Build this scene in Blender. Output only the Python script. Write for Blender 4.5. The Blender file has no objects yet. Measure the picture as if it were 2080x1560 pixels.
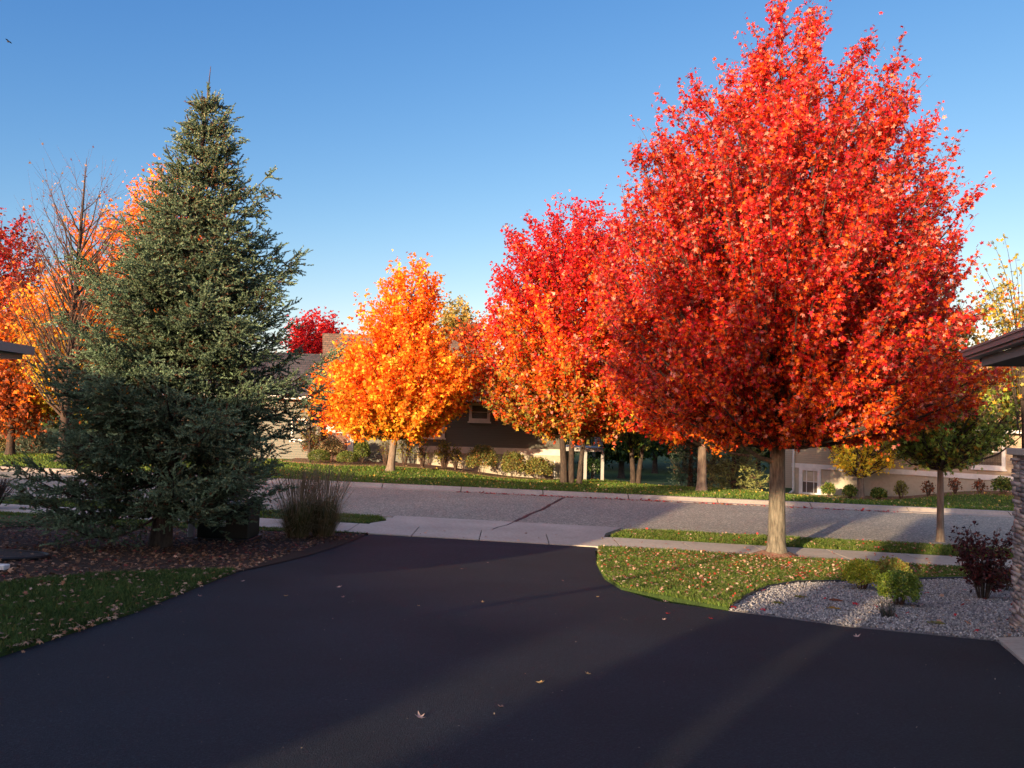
import bpy, bmesh, math, random
import numpy as np
from mathutils import Vector, Matrix
from mathutils.geometry import tessellate_polygon

# ------------------------------------------------------------------ camera, sky, sun, exposure
scene = bpy.context.scene
COL = scene.collection
F = 1618.0; CX, CY = 1040.0, 780.0
EYE = Vector((0.0, 0.0, 1.6))
PITCH = math.atan(80.0 / F); ROLL = 0.028
fwd = Vector((0, math.cos(PITCH), math.sin(PITCH)))
r0 = Vector((1, 0, 0)); u0 = r0.cross(fwd)
rgt = r0 * math.cos(ROLL) + u0 * math.sin(ROLL)
upv = u0 * math.cos(ROLL) - r0 * math.sin(ROLL)
cam_d = bpy.data.cameras.new('camera'); cam = bpy.data.objects.new('camera', cam_d)
COL.objects.link(cam); scene.camera = cam
cam_d.sensor_width = 36.0; cam_d.lens = 36.0 * F / 2080.0
cam_d.clip_end = 3000.0; cam_d.clip_start = 0.05
m = Matrix((rgt, upv, -fwd)).transposed().to_4x4(); m.translation = EYE
cam.matrix_world = m

SUN_EL = math.radians(9.0); SUN_ROT = math.radians(212.0)
world = bpy.data.worlds.new('World'); scene.world = world; world.use_nodes = True
wn, wl = world.node_tree.nodes, world.node_tree.links
sky = wn.new('ShaderNodeTexSky'); sky.sky_type = 'NISHITA'; sky.sun_disc = False
sky.sun_elevation = SUN_EL; sky.sun_rotation = SUN_ROT
sky.air_density = 1.0; sky.dust_density = 0.6; sky.ozone_density = 1.0; sky.altitude = 200
sep = wn.new('ShaderNodeSeparateColor'); comb = wn.new('ShaderNodeCombineColor'); wl.new(sky.outputs[0], sep.inputs[0])
for ch, (pw, kk) in enumerate(((1.65, .54), (1.17, .515), (.72, .66))):      # grade of the sky, channel by channel
    a_ = wn.new('ShaderNodeMath'); a_.operation = 'MULTIPLY'; a_.inputs[1].default_value = .3; wl.new(sep.outputs[ch], a_.inputs[0])
    b_ = wn.new('ShaderNodeMath'); b_.operation = 'POWER'; b_.inputs[1].default_value = pw; wl.new(a_.outputs[0], b_.inputs[0])
    c_ = wn.new('ShaderNodeMath'); c_.operation = 'MULTIPLY'; c_.inputs[1].default_value = kk / .3; wl.new(b_.outputs[0], c_.inputs[0])
    wl.new(c_.outputs[0], comb.inputs[ch])
# warm glow lobe added to the sky sunwards, to fill the shaded ground
geo = wn.new('ShaderNodeTexCoord'); dt = wn.new('ShaderNodeVectorMath'); dt.operation = 'DOT_PRODUCT'
dt.inputs[1].default_value = (math.sin(SUN_ROT) * math.cos(math.radians(22)), math.cos(SUN_ROT) * math.cos(math.radians(22)), math.sin(math.radians(22)))
wl.new(geo.outputs['Generated'], dt.inputs[0])
mx_ = wn.new('ShaderNodeMath'); mx_.operation = 'MAXIMUM'; mx_.inputs[1].default_value = 0; wl.new(dt.outputs['Value'], mx_.inputs[0])
pw_ = wn.new('ShaderNodeMath'); pw_.operation = 'POWER'; pw_.inputs[1].default_value = 1.6; wl.new(mx_.outputs[0], pw_.inputs[0])
gl = wn.new('ShaderNodeMix'); gl.data_type = 'RGBA'; gl.blend_type = 'ADD'; gl.inputs[7].default_value = (3.4, 2.9, 2.6, 1)
wl.new(pw_.outputs[0], gl.inputs[0]); wl.new(comb.outputs[0], gl.inputs[6]); wl.new(gl.outputs[2], wn['Background'].inputs[0])
wn['Background'].inputs[1].default_value = 0.15

sun_d = bpy.data.lights.new('sun', 'SUN'); sun = bpy.data.objects.new('sun', sun_d); COL.objects.link(sun)
sun_d.energy = 4.6; sun_d.angle = math.radians(0.55); sun_d.color = (1.0, 0.74, 0.46)
sdir = Vector((-math.sin(SUN_ROT) * math.cos(SUN_EL), -math.cos(SUN_ROT) * math.cos(SUN_EL), -math.sin(SUN_EL)))
sun.rotation_euler = sdir.to_track_quat('-Z', 'Y').to_euler()
scene.view_settings.view_transform = 'Standard'; scene.view_settings.look = 'None'
scene.view_settings.exposure = 1.35; scene.view_settings.gamma = 1.0
scene.cycles.max_bounces = 8; scene.cycles.diffuse_bounces = 3; scene.cycles.transmission_bounces = 4
scene.cycles.caustics_reflective = False; scene.cycles.caustics_refractive = False

# ------------------------------------------------------------------ terrain
FAR = [(2.3, 43, -1.38), (-6.3, 44, -.72), (-12, 44, -.6), (-22, 44, -.7), (-6, 38, -.75), (2.8, 38, -1.16), (7.9, 34, -1.05), (-20, 38, -.75),
       (17.6, 47.5, -2.2), (19.0, 43.5, -1.92), (24.6, 39.5, -1.1), (30, 34, -.9), (12, 45, -1.9), (8, 60, -2.4), (10, 80, -2.8),
       (-20, 80, -1.0), (40, 80, -2.5), (-50, 60, -.5), (60, 40, -.9), (0, 110, -2.8), (-40, 40, -.7)]
FX = np.array([p[0] for p in FAR]); FY = np.array([p[1] for p in FAR]); FZ = np.array([p[2] for p in FAR])
U_FAR = 29.8; U_NEAR = 20.9; U_SW0 = 17.6; U_SW1 = 19.15
def sstep(a, b, t):
    t = np.clip((t - a) / (b - a), 0, 1); return t * t * (3 - 2 * t)
def terr(x, y):
    x = np.asarray(x, float); y = np.asarray(y, float)
    u = y + .2 * x
    t = np.clip((u - 3.0) / 14.0, 0, 1)
    z = -(t - .06 * np.sin(2 * math.pi * t))
    w = [1.0 / ((x - a) ** 2 + (y - b) ** 2 + 6.0) ** 1.6 for a, b in zip(FX, FY)]
    sw = sum(w); zf = sum(wi * zi for wi, zi in zip(w, FZ)) / sw
    k = sstep(U_FAR, U_FAR + 8.0, u)
    return z * (1 - k) + k * zf + .12 * sstep(U_FAR + .1, U_FAR + .5, u) * (1 - k)
def tz(x, y): return float(terr(x, y))
def ray(px, py): return fwd + rgt * ((px - CX) / F) + upv * ((CY - py) / F)
def at(px, py, Y):
    d = ray(px, py); return EYE + d * (Y / d.y)
def gp(px, py, dz=0.0):
    d = ray(px, py); t = 2.0
    while t < 200:
        p = EYE + d * t
        if p.z < tz(p.x, p.y) + dz: break
        t += .1
    a, b = t - .1, t
    for _ in range(18):
        c = (a + b) / 2; p = EYE + d * c
        if p.z < tz(p.x, p.y) + dz: b = c
        else: a = c
    return EYE + d * b

# ------------------------------------------------------------------ materials
def new_mat(name):
    mt = bpy.data.materials.new(name); mt.use_nodes = True
    return mt, mt.node_tree.nodes, mt.node_tree.links, mt.node_tree.nodes['Principled BSDF']
def ramp(n, stops):
    r = n.new('ShaderNodeValToRGB'); el = r.color_ramp.elements
    while len(el) < len(stops): el.new(.5)
    for e, (p, c) in zip(el, stops): e.position = p; e.color = (*c, 1)
    return r
def coords(n, l, scale=(1, 1, 1)):
    t = n.new('ShaderNodeTexCoord'); mp = n.new('ShaderNodeMapping'); mp.inputs[3].default_value = scale
    l.new(t.outputs['Object'], mp.inputs[0]); return mp.outputs[0]
def noisy(name, stops, scale=5, detail=6, rough=.9, bump=0.0, bscale=None, stretch=(1, 1, 1), spec=.3, big=None):
    mt, n, l, p = new_mat(name); v = coords(n, l, stretch)
    t = n.new('ShaderNodeTexNoise'); t.inputs['Scale'].default_value = scale; t.inputs['Detail'].default_value = detail
    t.inputs['Roughness'].default_value = .65
    l.new(v, t.inputs[0]); r = ramp(n, stops); l.new(t.outputs[0], r.inputs[0]); out = r.outputs[0]
    if big:
        t2 = n.new('ShaderNodeTexNoise'); t2.inputs['Scale'].default_value = big[0]; t2.inputs['Detail'].default_value = 3
        l.new(v, t2.inputs[0]); r2 = ramp(n, [(.3, (big[1],) * 3), (.7, (1, 1, 1))]); l.new(t2.outputs[0], r2.inputs[0])
        mx = n.new('ShaderNodeMix'); mx.data_type = 'RGBA'; mx.blend_type = 'MULTIPLY'; mx.inputs[0].default_value = 1
        l.new(out, mx.inputs[6]); l.new(r2.outputs[0], mx.inputs[7]); out = mx.outputs[2]
    l.new(out, p.inputs['Base Color'])
    p.inputs['Roughness'].default_value = rough; p.inputs['Specular IOR Level'].default_value = spec
    if bump:
        t3 = n.new('ShaderNodeTexNoise'); t3.inputs['Scale'].default_value = bscale or scale; t3.inputs['Detail'].default_value = 4
        l.new(v, t3.inputs[0])
        b = n.new('ShaderNodeBump'); b.inputs['Strength'].default_value = 1; b.inputs['Distance'].default_value = bump
        l.new(t3.outputs[0], b.inputs['Height']); l.new(b.outputs[0], p.inputs['Normal'])
    return mt
def plain(name, c, rough=.6, spec=.4, var=.12):
    return noisy(name, [(.3, tuple(x * (1 - var) for x in c)), (.7, tuple(min(1, x * (1 + var)) for x in c))], 3, 5, rough, 0, spec=spec)
def siding(name, c, pitch=.13):
    mt, n, l, p = new_mat(name); v = coords(n, l)
    s = n.new('ShaderNodeSeparateXYZ'); l.new(v, s.inputs[0])
    d = n.new('ShaderNodeMath'); d.operation = 'DIVIDE'; d.inputs[1].default_value = pitch; l.new(s.outputs[2], d.inputs[0])
    f = n.new('ShaderNodeMath'); f.operation = 'FRACT'; l.new(d.outputs[0], f.inputs[0])
    b = n.new('ShaderNodeBump'); b.inputs['Distance'].default_value = -.02; b.inputs['Strength'].default_value = 1
    l.new(f.outputs[0], b.inputs['Height']); l.new(b.outputs[0], p.inputs['Normal'])
    r = ramp(n, [(0, tuple(x * .55 for x in c)), (.12, c), (1, tuple(x * 1.05 for x in c))]); l.new(f.outputs[0], r.inputs[0])
    l.new(r.outputs[0], p.inputs['Base Color']); p.inputs['Roughness'].default_value = .75
    return mt
def bricky(name, c1, c2, mort, sx, sy, rot=(0, 0, 0), msize=.015, rough=.9):
    mt, n, l, p = new_mat(name); v = coords(n, l); 
    mp = n.new('ShaderNodeMapping'); mp.inputs[2].default_value = rot; l.new(v, mp.inputs[0])
    b = n.new('ShaderNodeTexBrick'); b.inputs['Color1'].default_value = (*c1, 1); b.inputs['Color2'].default_value = (*c2, 1)
    b.inputs['Mortar'].default_value = (*mort, 1); b.inputs['Scale'].default_value = 1; b.inputs['Mortar Size'].default_value = msize
    b.inputs['Brick Width'].default_value = sx; b.inputs['Row Height'].default_value = sy; b.inputs['Bias'].default_value = 0
    l.new(mp.outputs[0], b.inputs[0])
    t = n.new('ShaderNodeTexNoise'); t.inputs['Scale'].default_value = 1.3; t.inputs['Detail'].default_value = 6; l.new(v, t.inputs[0])
    r = ramp(n, [(.3, (.72,) * 3), (.7, (1.15,) * 3)]); l.new(t.outputs[0], r.inputs[0])
    mx = n.new('ShaderNodeMix'); mx.data_type = 'RGBA'; mx.blend_type = 'MULTIPLY'; mx.inputs[0].default_value = 1
    l.new(b.outputs[0], mx.inputs[6]); l.new(r.outputs[0], mx.inputs[7]); l.new(mx.outputs[2], p.inputs['Base Color'])
    p.inputs['Roughness'].default_value = rough
    return mt
def leafy(name, trans=.35, rough=.5, spec=.35, tint_t=1.2):
    """base colour = the colour stored per leaf"""
    mt, n, l, p = new_mat(name)
    a = n.new('ShaderNodeAttribute'); a.attribute_name = 'leaf_colour'; l.new(a.outputs['Color'], p.inputs['Base Color'])
    p.inputs['Roughness'].default_value = rough; p.inputs['Specular IOR Level'].default_value = spec
    tr = n.new('ShaderNodeBsdfTranslucent'); mx = n.new('ShaderNodeMixShader'); mx.inputs[0].default_value = trans
    g = n.new('ShaderNodeMix'); g.data_type = 'RGBA'; g.blend_type = 'MULTIPLY'; g.inputs[0].default_value = 1
    g.inputs[7].default_value = (tint_t, tint_t, tint_t, 1)
    l.new(a.outputs['Color'], g.inputs[6]); l.new(g.outputs[2], tr.inputs[0])
    l.new(p.outputs[0], mx.inputs[1]); l.new(tr.outputs[0], mx.inputs[2]); l.new(mx.outputs[0], n['Material Output'].inputs[0])
    return mt

M = {}
M['asphalt_new'] = noisy('fresh_black_asphalt', [(.3, (.005, .008, .013)), (.5, (.0095, .0142, .0215)), (.62, (.021, .028, .039)), (.75, (.06, .07, .085))], 70, 10, .8, .012, 120, spec=.3, big=(.8, .62))
def asphalt_old():
    mt, n, l, p = new_mat('aged_grey_asphalt'); v = coords(n, l)
    w = n.new('ShaderNodeTexVoronoi'); w.inputs['Scale'].default_value = 28; l.new(v, w.inputs[0])
    r = ramp(n, [(0, (.11, .102, .08)), (.45, (.25, .232, .18)), (.75, (.38, .352, .27)), (1, (.60, .54, .43))]); l.new(w.outputs['Color'], r.inputs[0])
    t = n.new('ShaderNodeTexNoise'); t.inputs['Scale'].default_value = .5; t.inputs['Detail'].default_value = 5; l.new(v, t.inputs[0])
    r2 = ramp(n, [(.3, (.85, .83, .85)), (.7, (1.05, 1.02, 1.0))]); l.new(t.outputs[0], r2.inputs[0])
    mx = n.new('ShaderNodeMix'); mx.data_type = 'RGBA'; mx.blend_type = 'MULTIPLY'; mx.inputs[0].default_value = 1
    l.new(r.outputs[0], mx.inputs[6]); l.new(r2.outputs[0], mx.inputs[7]); l.new(mx.outputs[2], p.inputs['Base Color'])
    p.inputs['Roughness'].default_value = .95
    b = n.new('ShaderNodeBump'); b.inputs['Distance'].default_value = .01; l.new(w.outputs[0], b.inputs['Height']); l.new(b.outputs[0], p.inputs['Normal'])
    return mt
M['asphalt_old'] = asphalt_old()
M['concrete'] = noisy('weathered_concrete', [(.25, (.38, .325, .265)), (.6, (.50, .435, .355)), (.85, (.58, .51, .43))], 14, 10, .95, .003, 60, big=(.9, .8))
M['concrete_kerb'] = noisy('kerb_concrete', [(.25, (.30, .25, .205)), (.6, (.41, .345, .285)), (.85, (.49, .42, .355))], 14, 10, .95, .003, 60, big=(1.5, .78))
M['tar'] = noisy('tar_seal', [(.3, (.010, .013, .015)), (.7, (.022, .028, .03))], 20, 5, .6)
M['lawn'] = noisy('lawn_turf', [(.25, (.018, .03, .006)), (.5, (.04, .075, .012)), (.8, (.08, .12, .02))], 9, 12, .95, .03, 40, big=(.35, .7))
M['soil'] = noisy('bark_mulch', [(.25, (.012, .008, .006)), (.55, (.035, .02, .013)), (.85, (.075, .042, .026))], 22, 12, .95, .03, 30)
M['red_mulch'] = noisy('red_mulch', [(.25, (.09, .045, .03)), (.55, (.20, .11, .075)), (.85, (.34, .21, .15))], 14, 10, .95, .03, 25)
M['bark_maple'] = noisy('maple_bark', [(.3, (.035, .03, .022)), (.5, (.14, .12, .088)), (.72, (.24, .21, .155))], 7, 10, .9, .012, 9, stretch=(3, 3, .55))
M['bark_dark'] = noisy('dark_bark', [(.28, (.018, .013, .011)), (.5, (.05, .036, .028)), (.75, (.10, .075, .055))], 8, 10, .9, .015, 10, stretch=(2, 2, .5))
M['bark_warm'] = noisy('smooth_bark', [(.28, (.10, .075, .055)), (.5, (.19, .145, .11)), (.75, (.29, .23, .18))], 6, 8, .9, .01, 8, stretch=(3, 3, .5))
M['twig'] = noisy('twig_bark', [(.3, (.05, .03, .022)), (.7, (.13, .08, .055))], 12, 4, .8)
M['limb'] = noisy('limb_bark', [(.3, (.035, .026, .02)), (.7, (.095, .07, .052))], 9, 5, .9)
M['leaf'] = leafy('autumn_leaf', .34, .45, .4)
M['leaf_far'] = leafy('autumn_leaf_far', .4, .55, .3)
M['needle'] = leafy('spruce_needle', .1, .5, .35)
M['grass'] = leafy('grass_blade', .3, .6, .25)
M['litter'] = leafy('dry_leaf', .15, .7, .3)
M['gravel'] = leafy('gravel_stone', 0, .85, .3)
M['stone'] = leafy('ledge_stone', 0, .85, .3)
M['sid_dark'] = siding('olive_lap_siding', (.10, .095, .072))
M['sid_light'] = siding('sage_lap_siding', (.15, .155, .125))
M['sid_right'] = siding('taupe_lap_siding', (.36, .28, .19))
M['found'] = noisy('painted_foundation', [(.3, (.36, .32, .24)), (.7, (.43, .385, .30))], 6, 6, .9)
M['cream'] = plain('cream_trim', (.62, .55, .46), .6)
M['white_trim'] = plain('white_trim', (.62, .61, .58), .5)
M['glass'] = plain('dark_window_glass', (.012, .013, .018), .06, .6)
M['blind'] = plain('window_blind', (.10, .075, .06), .7)
M['shingle_brown'] = bricky('brown_shingles', (.19, .13, .085), (.13, .09, .06), (.045, .032, .025), .32, .145, (math.pi / 2, 0, 0), .012)
M['shingle_dark'] = bricky('charcoal_shingles', (.065, .063, .07), (.04, .04, .047), (.018, .018, .02), .32, .145, (math.pi / 2, 0, 0), .012)
M['shingle_tan'] = bricky('tan_shingles', (.33, .185, .10), (.27, .15, .085), (.15, .085, .05), .32, .145, (math.pi / 2, 0, 0), .01)
M['shingle_near'] = bricky('weathered_shingles', (.26, .21, .185), (.17, .14, .125), (.035, .03, .03), .3, .14, (0, 0, math.pi / 2), .012)
M['brick'] = bricky('red_brick', (.22, .09, .055), (.16, .065, .042), (.2, .17, .14), .22, .075, (math.pi / 2, 0, 0), .01)
M['gutter'] = plain('taupe_metal_gutter', (.24, .20, .18), .35, .5, .05)
M['gutter_blue'] = plain('grey_blue_gutter', (.24, .30, .35), .4, .5, .05)
M['fascia'] = plain('grey_painted_fascia', (.19, .185, .17), .6)
M['soffit'] = plain('dark_soffit', (.035, .034, .034), .7)
M['box_green'] = plain('dark_green_enamel', (.008, .014, .011), .45, .5)
M['grey_plastic'] = plain('pale_grey_plastic', (.34, .37, .40), .5)
M['black_plastic'] = plain('black_edging_plastic', (.02, .02, .022), .5)
M['deck_white'] = plain('pale_grey_deck_paint', (.36, .35, .33), .6)
M['bird'] = plain('dark_feathers', (.02, .02, .022), .7)
M['stucco'] = plain('grey_stucco', (.25, .25, .24), .9)

# ------------------------------------------------------------------ scene-graph helpers
def mark(o, label=None, cat=None, group=None, kind=None):
    if label: o['label'] = label
    if cat: o['category'] = cat
    if group: o['group'] = group
    if kind: o['kind'] = kind
    return o
def empty(name, loc, label, cat, group=None, rz=0.0):
    o = bpy.data.objects.new(name, None); COL.objects.link(o); o.location = loc; o.rotation_euler = (0, 0, rz)
    o.empty_display_size = .3
    return mark(o, label, cat, group)
def link_mesh(name, me, mat, parent=None, loc=(0, 0, 0)):
    o = bpy.data.objects.new(name, me); COL.objects.link(o); o.location = loc
    if mat: me.materials.append(mat)
    if parent: o.parent = parent
    return o
def np_mesh(name, co, faces, colour=None, smooth=False):
    """faces: list of (M,k) index arrays"""
    me = bpy.data.meshes.new(name); co = np.asarray(co, np.float32)
    me.vertices.add(len(co)); me.vertices.foreach_set('co', co.ravel())
    idx = np.concatenate([f.ravel() for f in faces]).astype(np.int32)
    tot = np.concatenate([np.full(len(f), f.shape[1], np.int32) for f in faces])
    me.loops.add(len(idx)); me.loops.foreach_set('vertex_index', idx)
    st = np.concatenate([[0], np.cumsum(tot)[:-1]]).astype(np.int32)
    me.polygons.add(len(tot)); me.polygons.foreach_set('loop_start', st)
    if smooth: me.polygons.foreach_set('use_smooth', np.ones(len(tot), bool))
    me.update(calc_edges=True)
    if colour is not None:
        at_ = me.attributes.new('leaf_colour', 'FLOAT_COLOR', 'POINT')
        c4 = np.ones((len(co), 4), np.float32); c4[:, :3] = colour
        at_.data.foreach_set('color', c4.ravel())
    return me
class MB:
    """collects boxes / prisms / quads in local coordinates"""
    def __init__(s): s.v = []; s.f = []
    def add(s, vs, fs):
        b = len(s.v); s.v += [tuple(v) for v in vs]; s.f += [tuple(b + i for i in f) for f in fs]; return s
    def box(s, x0, x1, y0, y1, z0, z1):
        return s.add([(x0, y0, z0), (x1, y0, z0), (x1, y1, z0), (x0, y1, z0), (x0, y0, z1), (x1, y0, z1), (x1, y1, z1), (x0, y1, z1)],
                     [(0, 3, 2, 1), (4, 5, 6, 7), (0, 1, 5, 4), (1, 2, 6, 5), (2, 3, 7, 6), (3, 0, 4, 7)])
    def slab(s, pts, t):
        """polygon of 3-D points given thickness t downwards"""
        n = len(pts); low = [(p[0], p[1], p[2] - t) for p in pts]
        fs = [tuple(range(n)), tuple(reversed(range(n, 2 * n)))] + [(i, i + n, (i + 1) % n + n, (i + 1) % n) for i in range(n)]
        return s.add(list(pts) + low, fs)
    def frame(s, x0, x1, z0, z1, y0, y1, w):
        s.box(x0, x0 + w, y0, y1, z0, z1); s.box(x1 - w, x1, y0, y1, z0, z1)
        s.box(x0 + w, x1 - w, y0, y1, z0, z0 + w); s.box(x0 + w, x1 - w, y0, y1, z1 - w, z1); return s
    def build(s, name, mat, parent=None, bevel=0, loc=(0, 0, 0)):
        me = bpy.data.meshes.new(name); me.from_pydata(s.v, [], s.f); me.update()
        bm = bmesh.new(); bm.from_mesh(me); bmesh.ops.recalc_face_normals(bm, faces=bm.faces)
        if bevel: bmesh.ops.bevel(bm, geom=bm.edges[:], offset=bevel, segments=1, affect='EDGES')
        bm.to_mesh(me); bm.free()
        return link_mesh(name, me, mat, parent, loc)
def sheet(name, poly, dz, mat, step=1.0, skirt=.08, kind='structure'):
    """a polygon laid on the terrain, cut into a grid so that it follows the ground"""
    bm = bmesh.new(); vs = [bm.verts.new((p[0], p[1], 0)) for p in poly]; bm.faces.new(vs)
    bmesh.ops.triangulate(bm, faces=bm.faces[:])
    xs = [p[0] for p in poly]; ys = [p[1] for p in poly]
    def cuts(a, b, nrm, org):
        k = math.floor(a / step) + 1
        while k * step < b:
            g = bm.verts[:] + bm.edges[:] + bm.faces[:]
            bmesh.ops.bisect_plane(bm, geom=g, plane_co=(k * step * org[0], k * step * org[1], 0), plane_no=nrm, dist=1e-5); k += 1
    cuts(min(xs), max(xs), (1, 0, 0), (1, 0)); cuts(min(ys), max(ys), (0, 1, 0), (0, 1))
    for v in bm.verts: v.co.z = tz(v.co.x, v.co.y) + dz
    bmesh.ops.recalc_face_normals(bm, faces=bm.faces)
    if sum(f.normal.z for f in bm.faces) < 0: bmesh.ops.reverse_faces(bm, faces=bm.faces[:])
    be = [e for e in bm.edges if e.is_boundary]
    if skirt:
        r = bmesh.ops.extrude_edge_only(bm, edges=be)
        for g in r['geom']:
            if isinstance(g, bmesh.types.BMVert): g.co.z -= skirt
    me = bpy.data.meshes.new(name); bm.to_mesh(me); bm.free()
    o = link_mesh(name, me, mat)
    if kind: mark(o, kind=kind)
    return o
class Tubes:
    def __init__(s): s.v = []; s.f = []; s.n = 0
    def add(s, path, rad, k=6, cap=True):
        P = np.array([tuple(p) for p in path], float); n = len(P)
        T = np.gradient(P, axis=0); T /= np.linalg.norm(T, axis=1)[:, None] + 1e-9
        ref = np.array([0, 0, 1.0]) if abs(T[:, 2]).mean() < .8 else np.array([1.0, 0, 0])
        A = np.cross(T, ref); A /= np.linalg.norm(A, axis=1)[:, None] + 1e-9
        B = np.cross(T, A)
        th = np.arange(k) / k * 2 * math.pi
        R = np.asarray(rad, float).reshape(-1, 1, 1) * np.ones((n, 1, 1))
        V = P[:, None, :] + R * (A[:, None, :] * np.cos(th)[None, :, None] + B[:, None, :] * np.sin(th)[None, :, None])
        b = s.n; s.v.append(V.reshape(-1, 3)); s.n += n * k
        i = np.arange(n - 1)[:, None] * k; j = np.arange(k)[None, :]; j2 = (j + 1) % k
        s.f.append(np.stack([b + i + j, b + i + j2, b + i + k + j2, b + i + k + j], -1).reshape(-1, 4))
        return s
    def build(s, name, mat, parent=None):
        me = np_mesh(name, np.concatenate(s.v), [np.concatenate(s.f)], smooth=True)
        return link_mesh(name, me, mat, parent)

# ------------------------------------------------------------------ leaves, needles, blades
def unit(a): return a / (np.linalg.norm(a, axis=-1, keepdims=True) + 1e-9)
def rdir(rng, n): return unit(rng.normal(size=(n, 3)))
MAPLE_V = np.array([(0, 0, 0), (.42, .02, -.05), (.20, .28, .02), (.52, .60, -.08), (.15, .58, .02), (0, 1, -.12), (-.15, .58, .02), (-.52, .60, -.08), (-.20, .28, .02), (-.42, .02, -.05)])
MAPLE_F = np.array([(0, 1, 2), (0, 2, 8), (0, 8, 9), (2, 3, 4), (2, 4, 6), (2, 6, 8), (4, 5, 6), (8, 6, 7)])
OVAL_V = np.array([(0, 0, 0), (.30, .35, -.04), (.24, .7, -.04), (0, 1, -.1), (-.24, .7, -.04), (-.30, .35, -.04)])
OVAL_F = np.array([(0, 1, 5), (1, 2, 4), (1, 4, 5), (2, 3, 4)])
STAR_V = np.array([(0, 0, 0), (.5, .25, -.05), (.22, .5, .02), (0, 1, -.1), (-.22, .5, .02), (-.5, .25, -.05)])
STAR_F = np.array([(0, 1, 2), (0, 2, 4), (0, 4, 5), (2, 3, 4)])
KINDS = {'maple': (MAPLE_V, MAPLE_F), 'oval': (OVAL_V, OVAL_F), 'star': (STAR_V, STAR_F)}
def leaf_mesh(name, rng, pos, axis, nrm, size, colr, kind='maple'):
    V, Fc = KINDS[kind]; n = len(pos)
    y = unit(axis); x = unit(np.cross(y, nrm)); z = np.cross(x, y)
    curl = rng.uniform(.3, 2.4, (n, 1, 1))
    co = pos[:, None, :] + size[:, None, None] * (V[None, :, 0:1] * x[:, None, :] + V[None, :, 1:2] * y[:, None, :] + V[None, :, 2:3] * curl * z[:, None, :])
    fs = (np.arange(n)[:, None, None] * len(V) + Fc[None]).reshape(-1, 3)
    c = np.repeat(colr, len(V), axis=0)
    return np_mesh(name, co.reshape(-1, 3), [fs], c)
def pick(rng, n, pal):
    """palette rows: (weight, (r,g,b))"""
    w = np.array([p[0] for p in pal], float); w /= w.sum()
    i = rng.choice(len(pal), n, p=w); c = np.array([p[1] for p in pal])[i]
    return c
RED = (.56, .022, .016); CRIM = (.42, .012, .028); DRED = (.26, .012, .014); ORED = (.74, .085, .012); ORANGE = (.82, .20, .014)
YOR = (.86, .40, .025); YEL = (.80, .58, .05); PINK = (.72, .27, .19); OLIVE = (.20, .20, .035); GREEN = (.055, .11, .02)
DGREEN = (.018, .04, .015); RUST = (.28, .075, .025); OCHRE = (.50, .30, .04); TAN = (.46, .30, .17); BROWN = (.14, .07, .035)

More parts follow.
